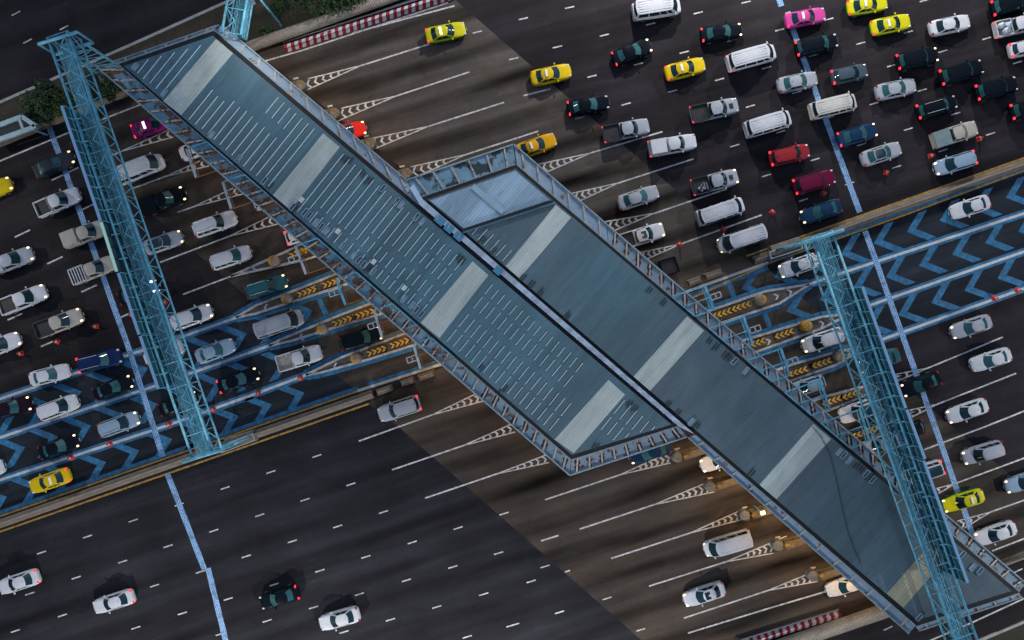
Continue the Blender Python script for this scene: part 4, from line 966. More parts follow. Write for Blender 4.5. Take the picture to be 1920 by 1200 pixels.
# ---------------------------------------------------------------- sign gantries
SIGN_BACK = plain('sign_board_back', (.014, .075, .105), .55, grime=.3); SIGN_FACE = plain('sign_face_green', (.01, .10, .07), .5); SIGN_EDGE = plain('sign_edge', (.22, .42, .62), .4)
LIT_EDGE = plain('lit_sign_edge', (.35, .6, .52), .4, emis=(.55, 1, .85), estr=.12)
def gantry(label, p0, p1, zt=11.0, zb=8.6, hw=1.0, side=-1, beam0=None, beam1=None, legs=(1, 1), deck=True, dm=STEEL_DARK):
    A = U(*p0, zt); B = U(*p1, zt); d = (B - A).normalized(); n = Vector((-d.y, d.x, 0)); L = (B - A).length
    root = empty('sign_gantry', (A.x, A.y, 0)); tag(root, label, 'gantry', 'steel lattice sign gantries')
    Z = lambda z: Vector((0, 0, z - zt))
    for s_ in (-1, 1):
        for z in (zt, zb): part(MB().tube(A + n * s_ * hw + Z(z), B + n * s_ * hw + Z(z), .125 if z == zt else .105, 10), 'chord', STEEL_BLUE, root, True)
    k = max(2, int(L / 2.35)); faces = {'side': [MB(), MB()], 'top': MB(), 'bottom': MB()}
    for i in range(k):
        a = A + d * L * i / k; c = A + d * L * (i + 1) / k; m = (a + c) / 2
        for j, s_ in enumerate((-1, 1)):
            f = faces['side'][j]; o = n * s_ * hw; rl = .026 if s_ == side else .052
            f.tube(a + o, m + o + Z(zb), rl, 6); f.tube(m + o + Z(zb), c + o, rl, 6)
            if s_ != side: f.tube(a + o, a + o + Z(zb), .045, 6)
        faces['top'].tube(a + n * hw, a - n * hw, .05, 6)
        s_ = 1 if i % 2 else -1
        # diagonals of the top plane meet the camera-side chord in stars
        faces['top'].tube(a + n * hw * -side, m + n * hw * side * .1, .05, 6); faces['top'].tube(c + n * hw * -side, m + n * hw * side * .1, .05, 6)
        faces['bottom'].tube(a + n * hw + Z(zb), a - n * hw + Z(zb), .045, 6)
    part(faces['side'][0], 'side_lattice', STEEL_BLUE, root); part(faces['side'][1], 'side_lattice', STEEL_BLUE, root)
    part(faces['top'], 'top_lattice', STEEL_BLUE, root); part(faces['bottom'], 'bottom_lattice', STEEL_DARK, root)
    if deck:
        c0 = n * side * .42; zf = zb + .22
        g = MB()
        for i in range(15): o = n * side * (-.30 + .09 * i); g.bar(A + o + Z(zf), B + o + Z(zf), .042 if i % 3 else .07, .05)
        for i in range(int(L / .6)): a = A + d * (i + .5) * .6; g.bar(a + n * side * -.08 + Z(zf - .04), a + n * side * 1.0 + Z(zf - .04), .06, .03)
        part(g, 'walkway_grating', dm, root)
        for off in (-.12, .92):
            r_ = MB()
            for h in (.45, .8, 1.1): r_.tube(A + n * side * off + Z(zf + h), B + n * side * off + Z(zf + h), .032, 5)
            for i in range(int(L / 1.5) + 1): a = A + d * min(L, i * 1.5) + n * side * off; r_.tube(a + Z(zf), a + Z(zf + 1.1), .028, 5)
            part(r_, 'handrail', STEEL_BLUE, root)
        pp = MB()
        for off, z in ((.25, zf + .12), (.4, zf + .12), (.62, zf + .14)): pp.tube(A + n * side * off + Z(z), B + n * side * off + Z(z), .04, 6)
        part(pp, 'cable_conduit', STEEL_BLUE, root)
    for beam, leg in ((beam0, legs[0]), (beam1, legs[1])):
        if not beam: continue
        b0, b1 = U(*beam[0], zt + .25), U(*beam[1], zt + .25)
        part(MB().tube(b0, b1, .17, 10), 'end_beam', STEEL_BLUE, root, True)
        part(MB().tube(b0 + Vector((0, 0, zb - zt - .5)), b1 + Vector((0, 0, zb - zt - .5)), .17, 10), 'end_beam', STEEL_BLUE, root, True)
        for e in (b0, b1):
            part(MB().tube(e, e + Vector((0, 0, zb - zt - .5)), .11, 8), 'end_post', STEEL_BLUE, root, True)
        if leg:
            m_ = (b0 + b1) / 2; h_ = (b1 - b0).normalized()
            cs = []
            for t in (-1, 1):
                e = m_ + h_ * t * 1.25; cs.append(e)
                part(MB().tube(Vector((e.x, e.y, 0)), Vector((e.x, e.y, zb - .2)), .14, 10), 'leg', STEEL_BLUE, root, True)
            lt = MB()
            for i in range(7):
                za, zc = .4 + i * 1.1, .4 + (i + 1) * 1.1
                lt.tube(Vector((cs[0].x, cs[0].y, za)), Vector((cs[1].x, cs[1].y, za)), .035, 6)
                a, c = (0, 1) if i % 2 else (1, 0)
                lt.tube(Vector((cs[a].x, cs[a].y, za)), Vector((cs[c].x, cs[c].y, zc)), .035, 6)
            part(lt, 'leg_lattice', STEEL_BLUE, root)
            part(MB().box((m_.x, m_.y, .35), (3.6, 1.2, .7), math.atan2(h_.y, h_.x), .92), 'footing', CONC, root)
    return root
gantry('left blue lattice gantry crossing the lanes from the top left corner to the median', (107.5, 64), (381, 857), side=-1, beam0=((72, 83), (145, 60)), beam1=((342, 866), (416, 844)), dm=plain('bright_steel_grating', (.12, .37, .46), .6, grime=.4))
gantry('right blue lattice gantry passing over the lower right end of the canopy', (1541.5, 438.5), (1872, 1370), side=1, beam0=((1510, 455), (1582, 431)), beam1=((1835, 1385), (1905, 1355)))
gantry('short blue lattice gantry behind the top corner of the western canopy', (434, 62), (457, -75), 8.2, 6.6, .95, side=-1, legs=(0, 0))

def overhead_sign(t0, t1, side, label, lit=False, face=SIGN_FACE):
    zt, zb = 12.3, 8.3; a = U(*t0, zt); b_ = U(*t1, zt); d = (b_ - a).normalized(); n = Vector((-d.y, d.x, 0)) * side; dn = Vector((0, 0, zb - zt)); L = (b_ - a).length
    root = empty('overhead_sign', (a + b_) / 2 + dn); tag(root, label, 'overhead sign', 'sign boards hung on the gantries')
    m = MB(); q = [a, b_, b_ + dn, a + dn]; m.add([p - n * .05 for p in q] + [p + n * .05 for p in q], [(0, 1, 2, 3), (7, 6, 5, 4), (0, 4, 5, 1), (1, 5, 6, 2), (2, 6, 7, 3), (3, 7, 4, 0)])
    part(m, 'board', SIGN_BACK, root)
    part(MB().bar(a + n * .02 + Vector((0, 0, .08)), b_ + n * .02 + Vector((0, 0, .08)), .24, .14), 'top_edge', LIT_EDGE if lit else SIGN_EDGE, root)
    r_ = MB(); k = max(2, int(L / 1.15))
    for i in range(k + 1):
        p = a + d * L * i / k - n * .12; r_.bar(p, p + dn, .10, .08)
    for z in (-.9, -2.0, -3.1): r_.bar(a - n * .1 + Vector((0, 0, z)), b_ - n * .1 + Vector((0, 0, z)), .08, .07)
    part(r_, 'back_frame', STEEL_BLUE if not lit else GUTTER, root)
    h = MB()
    for i in range(max(2, int(L / 2.3))):
        p = a + d * (L * (i + .5) / max(2, int(L / 2.3))); h.tube(p - n * .1 + Vector((0, 0, -.7)), p - n * .75 + Vector((0, 0, -1.2)), .05, 6)
    part(h, 'bracket', STEEL_BLUE, root)
overhead_sign((117, 199), (190, 415), -1, 'longest sign board on the left gantry, uppermost one')
overhead_sign((191, 417), (220, 509), -1, 'sign board with greenish lit top edge on the left gantry', True)
overhead_sign((223, 512), (262, 627), -1, 'sign board below the lit one on the left gantry')
overhead_sign((264, 630), (298, 729), -1, 'lowest sign board on the left gantry above the blue lanes')
overhead_sign((1616, 538), (1697, 765), 1, 'upper sign board on the right gantry beside the blue lanes')
overhead_sign((1699, 768), (1733, 860), 1, 'short middle sign board on the right gantry')
overhead_sign((1731, 864), (1813, 1092), 1, 'lower sign board on the right gantry over the canopy')
FLOOD = plain('flood_lamp_lit', (1, 1, 1), .3, emis=(.9, .97, 1), estr=6)
for (x, y), lab in (((283, 528), 'upper small lit floodlight on the left gantry deck'), ((289, 546), 'lower small lit floodlight on the left gantry deck')):
    r_ = empty('floodlight', U(x, y, 9.2)); tag(r_, lab, 'floodlight', 'floodlights on the left gantry')
    part(MB().box(U(x, y, 9.2), (.32, .26, .2), .3, .8), 'housing', BLACKP, r_); part(MB().box(U(x, y, 9.32), (.20, .18, .05), .3), 'lens', FLOOD, r_)
# ---------------------------------------------------------------- toll islands, drums, arrow blocks
ISL = plain('island_concrete', (.085, .075, .06), .85, grime=.5, gscale=1.5); ISL_TAN = plain('stained_tan_concrete', (.11, .085, .05), .85, grime=.5, gscale=2.0)
KERB_W = worn_paint('white_kerb_paint', (.44, .45, .45), .5, (.10, .09, .08))
DRUM_G = plain('grey_drum', (.11, .115, .11), .6, grime=.5, gscale=3); DRUM_Y = plain('yellow_drum_paint', (.36, .20, .02), .6, grime=.45, gscale=3); DRUM_B = plain('beige_drum', (.24, .19, .15), .6, grime=.45, gscale=3)
ARROW_Y = plain('arrow_yellow', (.50, .27, .012), .6, grime=.5, gscale=2); ARROW_K = plain('arrow_black', (.012, .011, .010), .7)

def island(ap, up, lo, label, blue=True, dark=ISL):
    pts = [ap] + up + lo[::-1]; c = U(*up[-1])
    root = empty('toll_island', (c.x, c.y, 0)); tag(root, label, 'toll island', 'islands between the toll lanes')
    def shrink(t): return [(ap[0] + (x - ap[0]) * t, ap[1] + (y - ap[1]) * t) for x, y in pts]
    part(MB().prism(poly(pts), 0.0, .16), 'slab', dark, root)
    k = MB()
    for side in (up, lo):
        ch = [ap] + side
        for a, b_ in zip(ch, ch[1:]): k.bar(U(*a, .13), U(*b_, .13), .26, .20)
    part(k, 'kerb', KERB_W, root)
    return root
def island_paint(up, lo, ap):
    for side, s_ in ((up, 1), (lo, -1)):
        ch = [ap] + side
        for a, b_ in zip(ch, ch[1:]):
            d = Vector((b_[0] - a[0], b_[1] - a[1])).normalized(); nx, ny = -d.y, d.x
            sg = -1 if (ny > 0) == (s_ > 0) else 1
            o = 5.5 * sg
            lanestrip(blue2, (a[0] + nx * o, a[1] + ny * o), (b_[0] + nx * o, b_[1] + ny * o), .5, .0205)
blue2 = MB(); isl_w = MB()
IS = [((433, 518), [(500, 488), (556, 463), (590, 447)], [(510, 501), (570, 487), (605, 476)], 'island with beige drum nearest the white hatchback corner', False),
 ((443, 595), [(480, 573), (623, 517), (668, 499)], [(480, 588), (643, 535), (685, 520)], 'island between the teal car and the silver van', True),
 ((505, 648), [(530, 635), (640, 590), (693, 570), (740, 551)], [(547, 639), (650, 607), (712, 589), (760, 573)], 'island between the silver van and the white pickup with worn bed', True),
 ((574, 703), [(640, 670), (755, 627), (800, 609)], [(600, 699), (690, 674), (773, 648), (820, 632)], 'island below the black car at the height bar', True),
 ((1517, 533), [(1436, 546), (1338, 580), (1290, 597)], [(1461, 569), (1361, 602), (1315, 618)], 'uppermost island right of the canopy with beige and yellow drum', True),
 ((1595, 588), [(1540, 594), (1398, 637), (1355, 653)], [(1540, 616), (1421, 658), (1380, 673)], 'second island right of the canopy with bright yellow drum', True),
 ((1625, 650), [(1573, 658), (1493, 681), (1445, 698)], [(1567, 684), (1513, 703), (1470, 718)], 'third island right of the canopy half behind the gantry', True),
 ((1690, 706), [(1630, 722), (1540, 746), (1510, 756)], [(1640, 733), (1572, 762), (1535, 776)], 'island above the white estate car with glass roof', False),
 ((1715, 774), [(1650, 795), (1580, 818)], [(1660, 808), (1600, 834)], 'island below the white estate car under the right gantry', False)]
for ap, up, lo, lab, bl in IS:
    island(ap, up, lo, lab)
    if bl: island_paint(up, lo, ap)
o = blue2.build('blue_island_edging', BLUE, road); tag(o, kind='structure')

def drum(px, py, label, facing, top, paint_m=DRUM_Y, r=.62, h=.95):
    p = U(px, py, h); root = empty('crash_drum', (p.x, p.y, .1)); tag(root, label, 'crash drum', 'round drums at the island tips')
    part(MB().tube((p.x, p.y, .1), (p.x, p.y, h), r, 20, r * .96), 'barrel', top, root, False)
    d = MB(); d.grid(lambda u, v: (p.x + r * .95 * math.cos(2 * math.pi * u) * math.sin(math.pi / 2 * v), p.y + r * .95 * math.sin(2 * math.pi * u) * math.sin(math.pi / 2 * v), h + .18 * math.cos(math.pi / 2 * v)), 20, 4)
    part(d, 'lid', top, root, True)
    a0 = R(facing)
    q = MB(); q.grid(lambda u, v: (p.x + (r * .97) * (.25 + .75 * v) * math.cos(a0 - 1.3 + 2.6 * u), p.y + (r * .97) * (.25 + .75 * v) * math.sin(a0 - 1.3 + 2.6 * u), h + .18 * math.sqrt(max(0, 1 - (.25 + .75 * v) ** 2)) + .035), 10, 4)
    part(q, 'painted_face', paint_m, root, True)
for x, y, lab in ((512, 489, 'beige and yellow drum nearest the white people carrier'), (537, 560, 'beige and yellow drum right of the teal car'), (603, 617, 'beige and yellow drum right of the silver van'), (667, 672, 'beige and yellow drum below the black car')):
    drum(x, y, lab, 200, DRUM_B)
for x, y, lab in ((1427, 562, 'beige and yellow drum on the uppermost right island'), (1513, 611, 'bright yellow drum left of the right gantry'), (1575, 668, 'yellow ringed drum behind the right gantry lattice')):
    drum(x, y, lab, 0, DRUM_Y if x == 1513 else DRUM_B)
EXIT = [(563, 160, 'uppermost grey drum and stained island beside the north eave', 1), (627, 212, 'grey drum and stained island above the red car', 1), (695, 268, 'grey drum and stained island below the red car', 1), (762, 325, 'grey drum and stained island at the canopy notch', 1),
        (1270, 857, 'grey drum and stained island below the lower eave corner', -1), (1332, 912, 'grey drum and stained island right of the white nose', -1), (1397, 967, 'grey drum and stained island beside the lit soffit lamp', -1), (1459, 1023, 'grey drum and stained island right of the white ribbed van', -1), (1525, 1080, 'lowest grey drum and stained island at the south eave', -1)]
for x, y, lab, s_ in EXIT:
    ux, uy = -.955 * s_, .295 * s_
    root = empty('toll_island', U(x, y)); tag(root, lab.replace('grey drum and stained island', 'tan stained toll island tip with grey drum'), 'toll island', 'tan island tips at the toll exits')
    P = lambda a, b_: (x + ux * a - uy * b_, y + uy * a + ux * b_)
    part(MB().prism(poly([P(0, -10), P(60, -9), P(60, 9), P(0, 10), P(-8, 6), P(-8, -6)]), 0, .22), 'slab', ISL_TAN, root)
    part(MB().prism(poly([P(10, -7), P(48, -6), P(48, 6), P(10, 7)]), .22, .85), 'bollard_wall', ISL_TAN, root)
    part(MB().box(U(*P(16, 4), .95), (.5, .3, .2), R(17)), 'marker_block', plain('faded_yellow_block', (.20, .12, .025), .7, grime=.4), root)
    part(MB().box(U(*P(4, 15 * s_), .02), (.55, .18, .03), R(12)), 'road_stud_plate', plain('pale_plate', (.4, .39, .36), .6), root)
    drum(x, y, lab.replace(' and stained island', ' at the island tip'), 60 if s_ > 0 else -100, DRUM_G, plain('faded_drum_paint', (.13, .09, .035), .7, grime=.5, gscale=3) if s_ > 0 else DRUM_G, .60, 1.0)

def arrow_block(px, py, tip, label, n=4, L=2.2):
    th = R(19.5); p = U(px, py, .75); root = empty('arrow_block', (p.x, p.y, .16), th); tag(root, label, 'arrow block', 'yellow and black arrow blocks on the islands')
    def add(mb, nm, mt): o_ = mb.build(nm, mt); o_.parent = root
    add(MB().box((0, 0, .28), (L, .62, .56), 0, .94), 'block', ARROW_K)
    ch = MB()
    for i in range(n):
        cx = (i - (n - 1) / 2) * L / n; w = L / n * .55
        for s_ in (-1, 1):
            a = [(cx - .16 * tip - w / 2, s_ * .30), (cx - .16 * tip + w / 2, s_ * .30), (cx + .16 * tip + w / 2, 0), (cx + .16 * tip - w / 2, 0)]
            ch.prism(a, .55, .572)
    add(ch, 'arrow_marks', ARROW_Y)
for x, y, t, lab in ((560, 474, 1, 'yellow black arrow block left of the bright height bar'), (572, 468, 1, 'yellow black arrow block right behind the bright height bar'), (575, 547, 1, 'yellow black arrow block right of the teal car, left one of its island'), (622, 530, 1, 'yellow black arrow block by the eave above the silver van lane'),
                    (642, 602, 1, 'yellow black arrow block right of the silver van drum'), (684, 588, 1, 'yellow black arrow block above the black car nose'), (706, 658, 1, 'yellow black arrow block below the black car'), (749, 643, 1, 'yellow black arrow block at the eave right of the black car'),
                    (1354, 588, -1, 'yellow black arrow block at the eave on the uppermost right island'), (1390, 575, -1, 'yellow black arrow block left of the uppermost right drum'), (1417, 644, -1, 'yellow black arrow block at the eave on the second right island'), (1471, 626, -1, 'yellow black arrow block left of the bright yellow drum'),
                    (1497, 697, -1, 'yellow black arrow block above the pale blue hatchback'), (1541, 681, -1, 'yellow black arrow block left of the ringed drum'), (1560, 752, -1, 'yellow black arrow block right of the pale blue hatchback'), (1598, 740, -1, 'yellow black arrow block above the white estate car'),
                    (1607, 816, -1, 'yellow black arrow block at the eave above the pink taxi'), (1641, 803, -1, 'yellow black arrow block under the lattice above the pink taxi')):
    arrow_block(x, y, t, lab)
arr = MB()
for x, y, t in ((478, 502, -1), (500, 577, -1), (565, 633, -1), (630, 687, -1), (1455, 556, 1), (1480, 548, 1), (1540, 607, 1), (1560, 602, 1), (1440, 640, 1), (1590, 661, 1), (590, 542, -1), (660, 597, -1), (1340, 1000, 1)):
    if x == 1340: continue
    chev(arr, x, y, .945, -.326, 6, 6, 4, t, .172)
o = arr.build('island_arrow_marks', WHITE, road); tag(o, kind='structure')

# ---------------------------------------------------------------- barriers, kerbs, noise walls
def jersey(pts, label, name='median_barrier', mat=CONC_TAN, w=.95, h=.85, group=None, cat='barrier'):
    c = U(*pts[len(pts) // 2]); root = empty(name, (c.x, c.y, 0)); tag(root, label, cat, group)
    m = MB(); prof = [(-w / 2, 0), (-w / 2, .12), (-w * .22, .4), (-w * .16, h), (w * .16, h), (w * .22, .4), (w / 2, .12), (w / 2, 0)]
    W_ = [U(*p) for p in pts]; vs = []
    for i, p in enumerate(W_):
        d = (W_[min(i + 1, len(W_) - 1)] - W_[max(i - 1, 0)]).normalized(); n = Vector((-d.y, d.x, 0))
        vs += [p + n * a + Vector((0, 0, z)) for a, z in prof]
    k = len(prof); fs = [(i * k + j, i * k + (j + 1) % k, (i + 1) * k + (j + 1) % k, (i + 1) * k + j) for i in range(len(W_) - 1) for j in range(k)]
    fs += [tuple(range(k)), tuple(reversed(range((len(W_) - 1) * k, len(W_) * k)))]
    m.add(vs, fs); o_ = part(m, 'concrete_wall', mat, root)
    import bmesh
    b = bmesh.new(); b.from_mesh(o_.data); bmesh.ops.recalc_face_normals(b, faces=b.faces); b.to_mesh(o_.data); b.free()
    cap = MB()
    for a, b_ in zip(W_, W_[1:]): cap.bar(a + Vector((0, 0, h + .02)), b_ + Vector((0, 0, h + .02)), w * .22, .05)
    part(cap, 'top_rail', CONC, root); return root
jersey([(-300, 1087), (0, 982), (240, 898), (480, 814), (700, 738)], 'tan concrete median barrier between yellow lines at left', group='concrete median barriers')
jersey([(1412, 489), (1640, 405), (1780, 356), (2050, 262)], 'tan concrete median barrier between yellow lines at right', group='concrete median barriers')
for x, y, l, lab in ((722, 731, 1.9, 'short tan concrete block above the silver leaving car'), (765, 715, 1.6, 'short tan concrete block near the lower left eave'), (800, 703, 2.0, 'short tan concrete block tucked under the lower left eave'), (1335, 515, 2.2, 'short tan concrete block by the right eave beside the median'), (1300, 528, 1.7, 'short tan concrete block touching the right eave')):
    p = U(x, y); root = empty('concrete_block', p, R(19)); tag(root, lab, 'concrete block', 'concrete blocks at the median ends')
    o_ = MB().box((0, 0, .4), (l, .75, .8), 0, .8).build('block', CONC_TAN); o_.parent = root
    o_ = MB().box((0, 0, .82), (l * .7, .2, .06)).build('lifting_ridge', CONC); o_.parent = root
jersey([(-400, 420), (0, 271), (128, 219), (242, 174)], 'tan concrete wall along the grass verge at upper left', 'roadside_wall', CONC_TAN, .62, 1.0, 'roadside walls')
jersey([(1855, 1062), (1925, 1036), (2300, 890)], 'tan concrete wall at the right edge below the eave', 'roadside_wall', CONC_TAN, .62, 1.0, 'roadside walls')

m, nt, b = new_mat('red_white_stripes'); tc = N(nt, 'ShaderNodeTexCoord').outputs['Object']; sx = N(nt, 'ShaderNodeSeparateXYZ'); link(nt, tc, sx.inputs[0])
w_ = math_n(nt, 'FRACT', math_n(nt, 'DIVIDE', math_n(nt, 'ADD', math_n(nt, 'ADD', sx.outputs[0], 100.0), math_n(nt, 'MULTIPLY', sx.outputs[1], -.45)), .84))
c_ = mix(nt, math_n(nt, 'GREATER_THAN', w_, .5), (.26, .006, .02), (.50, .52, .55)); link(nt, scale_col(nt, c_, ramp(nt, noise(nt, tc, 2.5, 5, .7), .3, .7, .72, 1.1)), b.inputs['Base Color']); b.inputs['Roughness'].default_value = .6; STRIPE = m
def striped(a, b_, label):
    A, B = U(*a), U(*b_); d = B - A; root = empty('striped_barrier', A, math.atan2(d.y, d.x)); tag(root, label, 'barrier', 'red and white striped barriers')
    L = d.length; q = MB(); prof = [(-.42, 0), (-.42, .15), (-.2, .45), (-.16, .8), (.16, .8), (.2, .45), (.42, .15), (.42, 0)]
    k = len(prof); vs = [(x, y, z) for x in (0, L) for y, z in prof]; q.add(vs, [(j, (j + 1) % k, k + (j + 1) % k, k + j) for j in range(k)] + [tuple(reversed(range(k))), tuple(range(k, 2 * k))])
    o_ = q.build('striped_body', STRIPE); o_.parent = root; merge_smooth(o_.data, 20)
    r_ = MB(); r_.bar((0, .58, .42), (L, .58, .42), .12, .3); o_ = r_.build('guard_rail', RIM); o_.parent = root
striped((536, 92), (860, -12), 'red and white striped barrier along the north edge')
striped((1376, 1210), (1572, 1149), 'red and white striped barrier along the south edge')

m, nt, b = new_mat('corrugated_panel'); tc = N(nt, 'ShaderNodeTexCoord').outputs['Object']; sx = N(nt, 'ShaderNodeSeparateXYZ'); link(nt, tc, sx.inputs[0])
w_ = math_n(nt, 'SINE', math_n(nt, 'MULTIPLY', sx.outputs[0], 2 * math.pi / .17)); w2 = ramp(nt, w_, -1, 1, .72, 1.08)
g_ = ramp(nt, noise(nt, mapping(nt, tc, 0, (.5, 2, 2)), 1.0, 5, .65), .3, .7, .7, 1.15)
link(nt, scale_col(nt, (.30, .265, .215), math_n(nt, 'MULTIPLY', w2, g_)), b.inputs['Base Color']); b.inputs['Roughness'].default_value = .6
bp = N(nt, 'ShaderNodeBump'); bp.inputs['Distance'].default_value = .03; link(nt, w_, bp.inputs['Height']); link(nt, bp.outputs[0], b.inputs['Normal']); CORR = m
def noise_wall(a, b_, r, label):
    A, B = U(*a), U(*b_); d = B - A; root = empty('noise_barrier', A, math.atan2(d.y, d.x)); tag(root, label, 'noise barrier', 'rounded corrugated noise barriers')
    L = d.length; q = MB()
    q.grid(lambda u, v: (u * L, r * math.cos(math.pi * v), 1.1 + r * .8 * math.sin(math.pi * v)), 40, 14)
    o_ = q.build('rounded_cap', CORR, None, True); o_.parent = root
    w_ = MB(); w_.box((L / 2, 0, .55), (L, .3, 1.1)); o_ = w_.build('base_wall', CONC_TAN); o_.parent = root
noise_wall((455, 101), (870, -45), .62, 'rounded corrugated noise barrier along the grass at the top')
noise_wall((1350, 1240), (1668, 1132), .80, 'rounded corrugated noise barrier at the bottom beside the lower eave')

def guard_frame(cx, cy, L, W_, ang, label, zc=1.0):
    p = U(cx, cy, .5); root = empty('guard_frame', (p.x, p.y, 0), R(ang)); tag(root, label, 'guard rail', 'guard frames around the gantry feet')
    q = MB()
    for z in (.5, 1.0):
        c = [(-L / 2, -W_ / 2, z), (L / 2, -W_ / 2, z), (L / 2, W_ / 2, z), (-L / 2, W_ / 2, z)]
        for a, b_ in zip(c, c[1:] + c[:1]): q.bar(a, b_, .07, .07)
    o_ = q.build('rail', WHITE_STEEL); o_.parent = root
    for x in (-L / 2, 0, L / 2):
        for y in (-W_ / 2, W_ / 2):
            o_ = MB().tube((x, y, 0), (x, y, 1.02), .05, 6).build('post', WHITE_STEEL); o_.parent = root
    o_ = MB().box((0, 0, .3), (L * .85, W_ * .4, .6), 0, .9).build('plinth', CONC_PALE); o_.parent = root
guard_frame(447, 830, 3.9, .75, 20, 'pale guard frame at the foot of the left gantry')
guard_frame(1471, 470, 3.6, .75, 18, 'pale guard frame at the foot of the right gantry')
# tubular frame beside the upper left wall
root = empty('steel_enclosure', U(20, 245)); tag(root, 'pale blue tubular frame with dark panel at the left edge', 'steel enclosure')
q = MB(); pts = [(-80, 264), (42, 219), (67, 236), (58, 241), (-80, 290)]
for a, b_ in zip(pts, pts[1:] + pts[:1]): q.bar(U(*a, 3.0), U(*b_, 3.0), .46, .34)
q.bar(U(36, 222, 3.0), U(45, 245, 3.0), .28, .24); part(q, 'frame', plain('pale_blue_tube', (.32, .45, .49), .5, grime=.3), root)
part(MB().prism([U(x, y, 2.8) for x, y in ((-80, 268), (36, 225), (42, 243), (-80, 284))], 2.6, 2.8), 'dark_panel', plain('dark_panel', (.008, .012, .018), .6), root)
for a in ((-20, 242), (42, 219), (58, 241)): part(MB().tube(Vector((U(*a, 3).x, U(*a, 3).y, 0)), U(*a, 2.9), .1, 8), 'post', STEEL_BLUE, root)

# ---------------------------------------------------------------- traffic cones
CONE = plain('cone_orange', (.62, .035, .02), .6, grime=.25, gscale=6); CONE_W = plain('cone_white_band', (.6, .6, .58), .5)
cone_me = None
def cone(px, py, label):
    global cone_me
    if cone_me is None:
        c = MB(); c.tube((0, 0, .04), (0, 0, .82), .24, 12, .05); b_ = MB(); b_.box((0, 0, .025), (.56, .56, .05), 0, .95); w = MB(); w.tube((0, 0, .40), (0, 0, .56), .155, 12, .118)
        cone_me = (c.mesh('cone_body'), b_.mesh('base'), w.mesh('white_band'))
    p = U(px, py, .4); root = empty('traffic_cone', (p.x, p.y, .012), random.random() * 3); tag(root, label, 'traffic cone', 'orange traffic cones along the lanes')
    for me, nm, mt in zip(cone_me, ('cone_body', 'base', 'white_band'), (CONE, CONE, CONE_W)): add_part(nm, me, mt, root)
for x, y, lab in ((177, 612, 'traffic cone just right of the beige pickup with the long bed'), (104, 640, 'traffic cone on a lane dash below the beige pickup'), (36, 663, 'traffic cone right of the white sedan at the left edge'), (244, 589, 'traffic cone on a dash beside the left gantry sign'),
    (308, 565, 'traffic cone seen through the left gantry lattice'), (397, 768, 'traffic cone on the blue line just right of the left gantry'), (314, 796, 'traffic cone on the blue line just left of the left gantry'), (203, 833, 'traffic cone on the blue line below the silver blue people carrier'), (130, 859, 'traffic cone on the blue line above the yellow taxi'),
    (561, 709, 'traffic cone on the blue line near the lowest left island tip'), (482, 737, 'traffic cone on the blue line between black sedan and island'), (1664, 322, 'traffic cone below the silver sedan with black bonnet'), (1748, 291, 'traffic cone at the tail of the beige pickup with grey tarpaulin'), (1839, 259, 'traffic cone at the nose of the beige pickup with grey tarpaulin'),
    (1546, 362, 'traffic cone between the maroon estate car and dark blue sedan'), (1450, 397, 'traffic cone right of the white van below the loaded pickup'), (1358, 429, 'traffic cone on the line left of the van that heads left'), (1275, 458, 'traffic cone at the tip of the chevrons by the white pickup'),
    (1868, 559, 'left traffic cone on the lowest blue line at right'), (1911, 544, 'traffic cone on the lowest blue line at the right edge')): cone(x, y, lab)

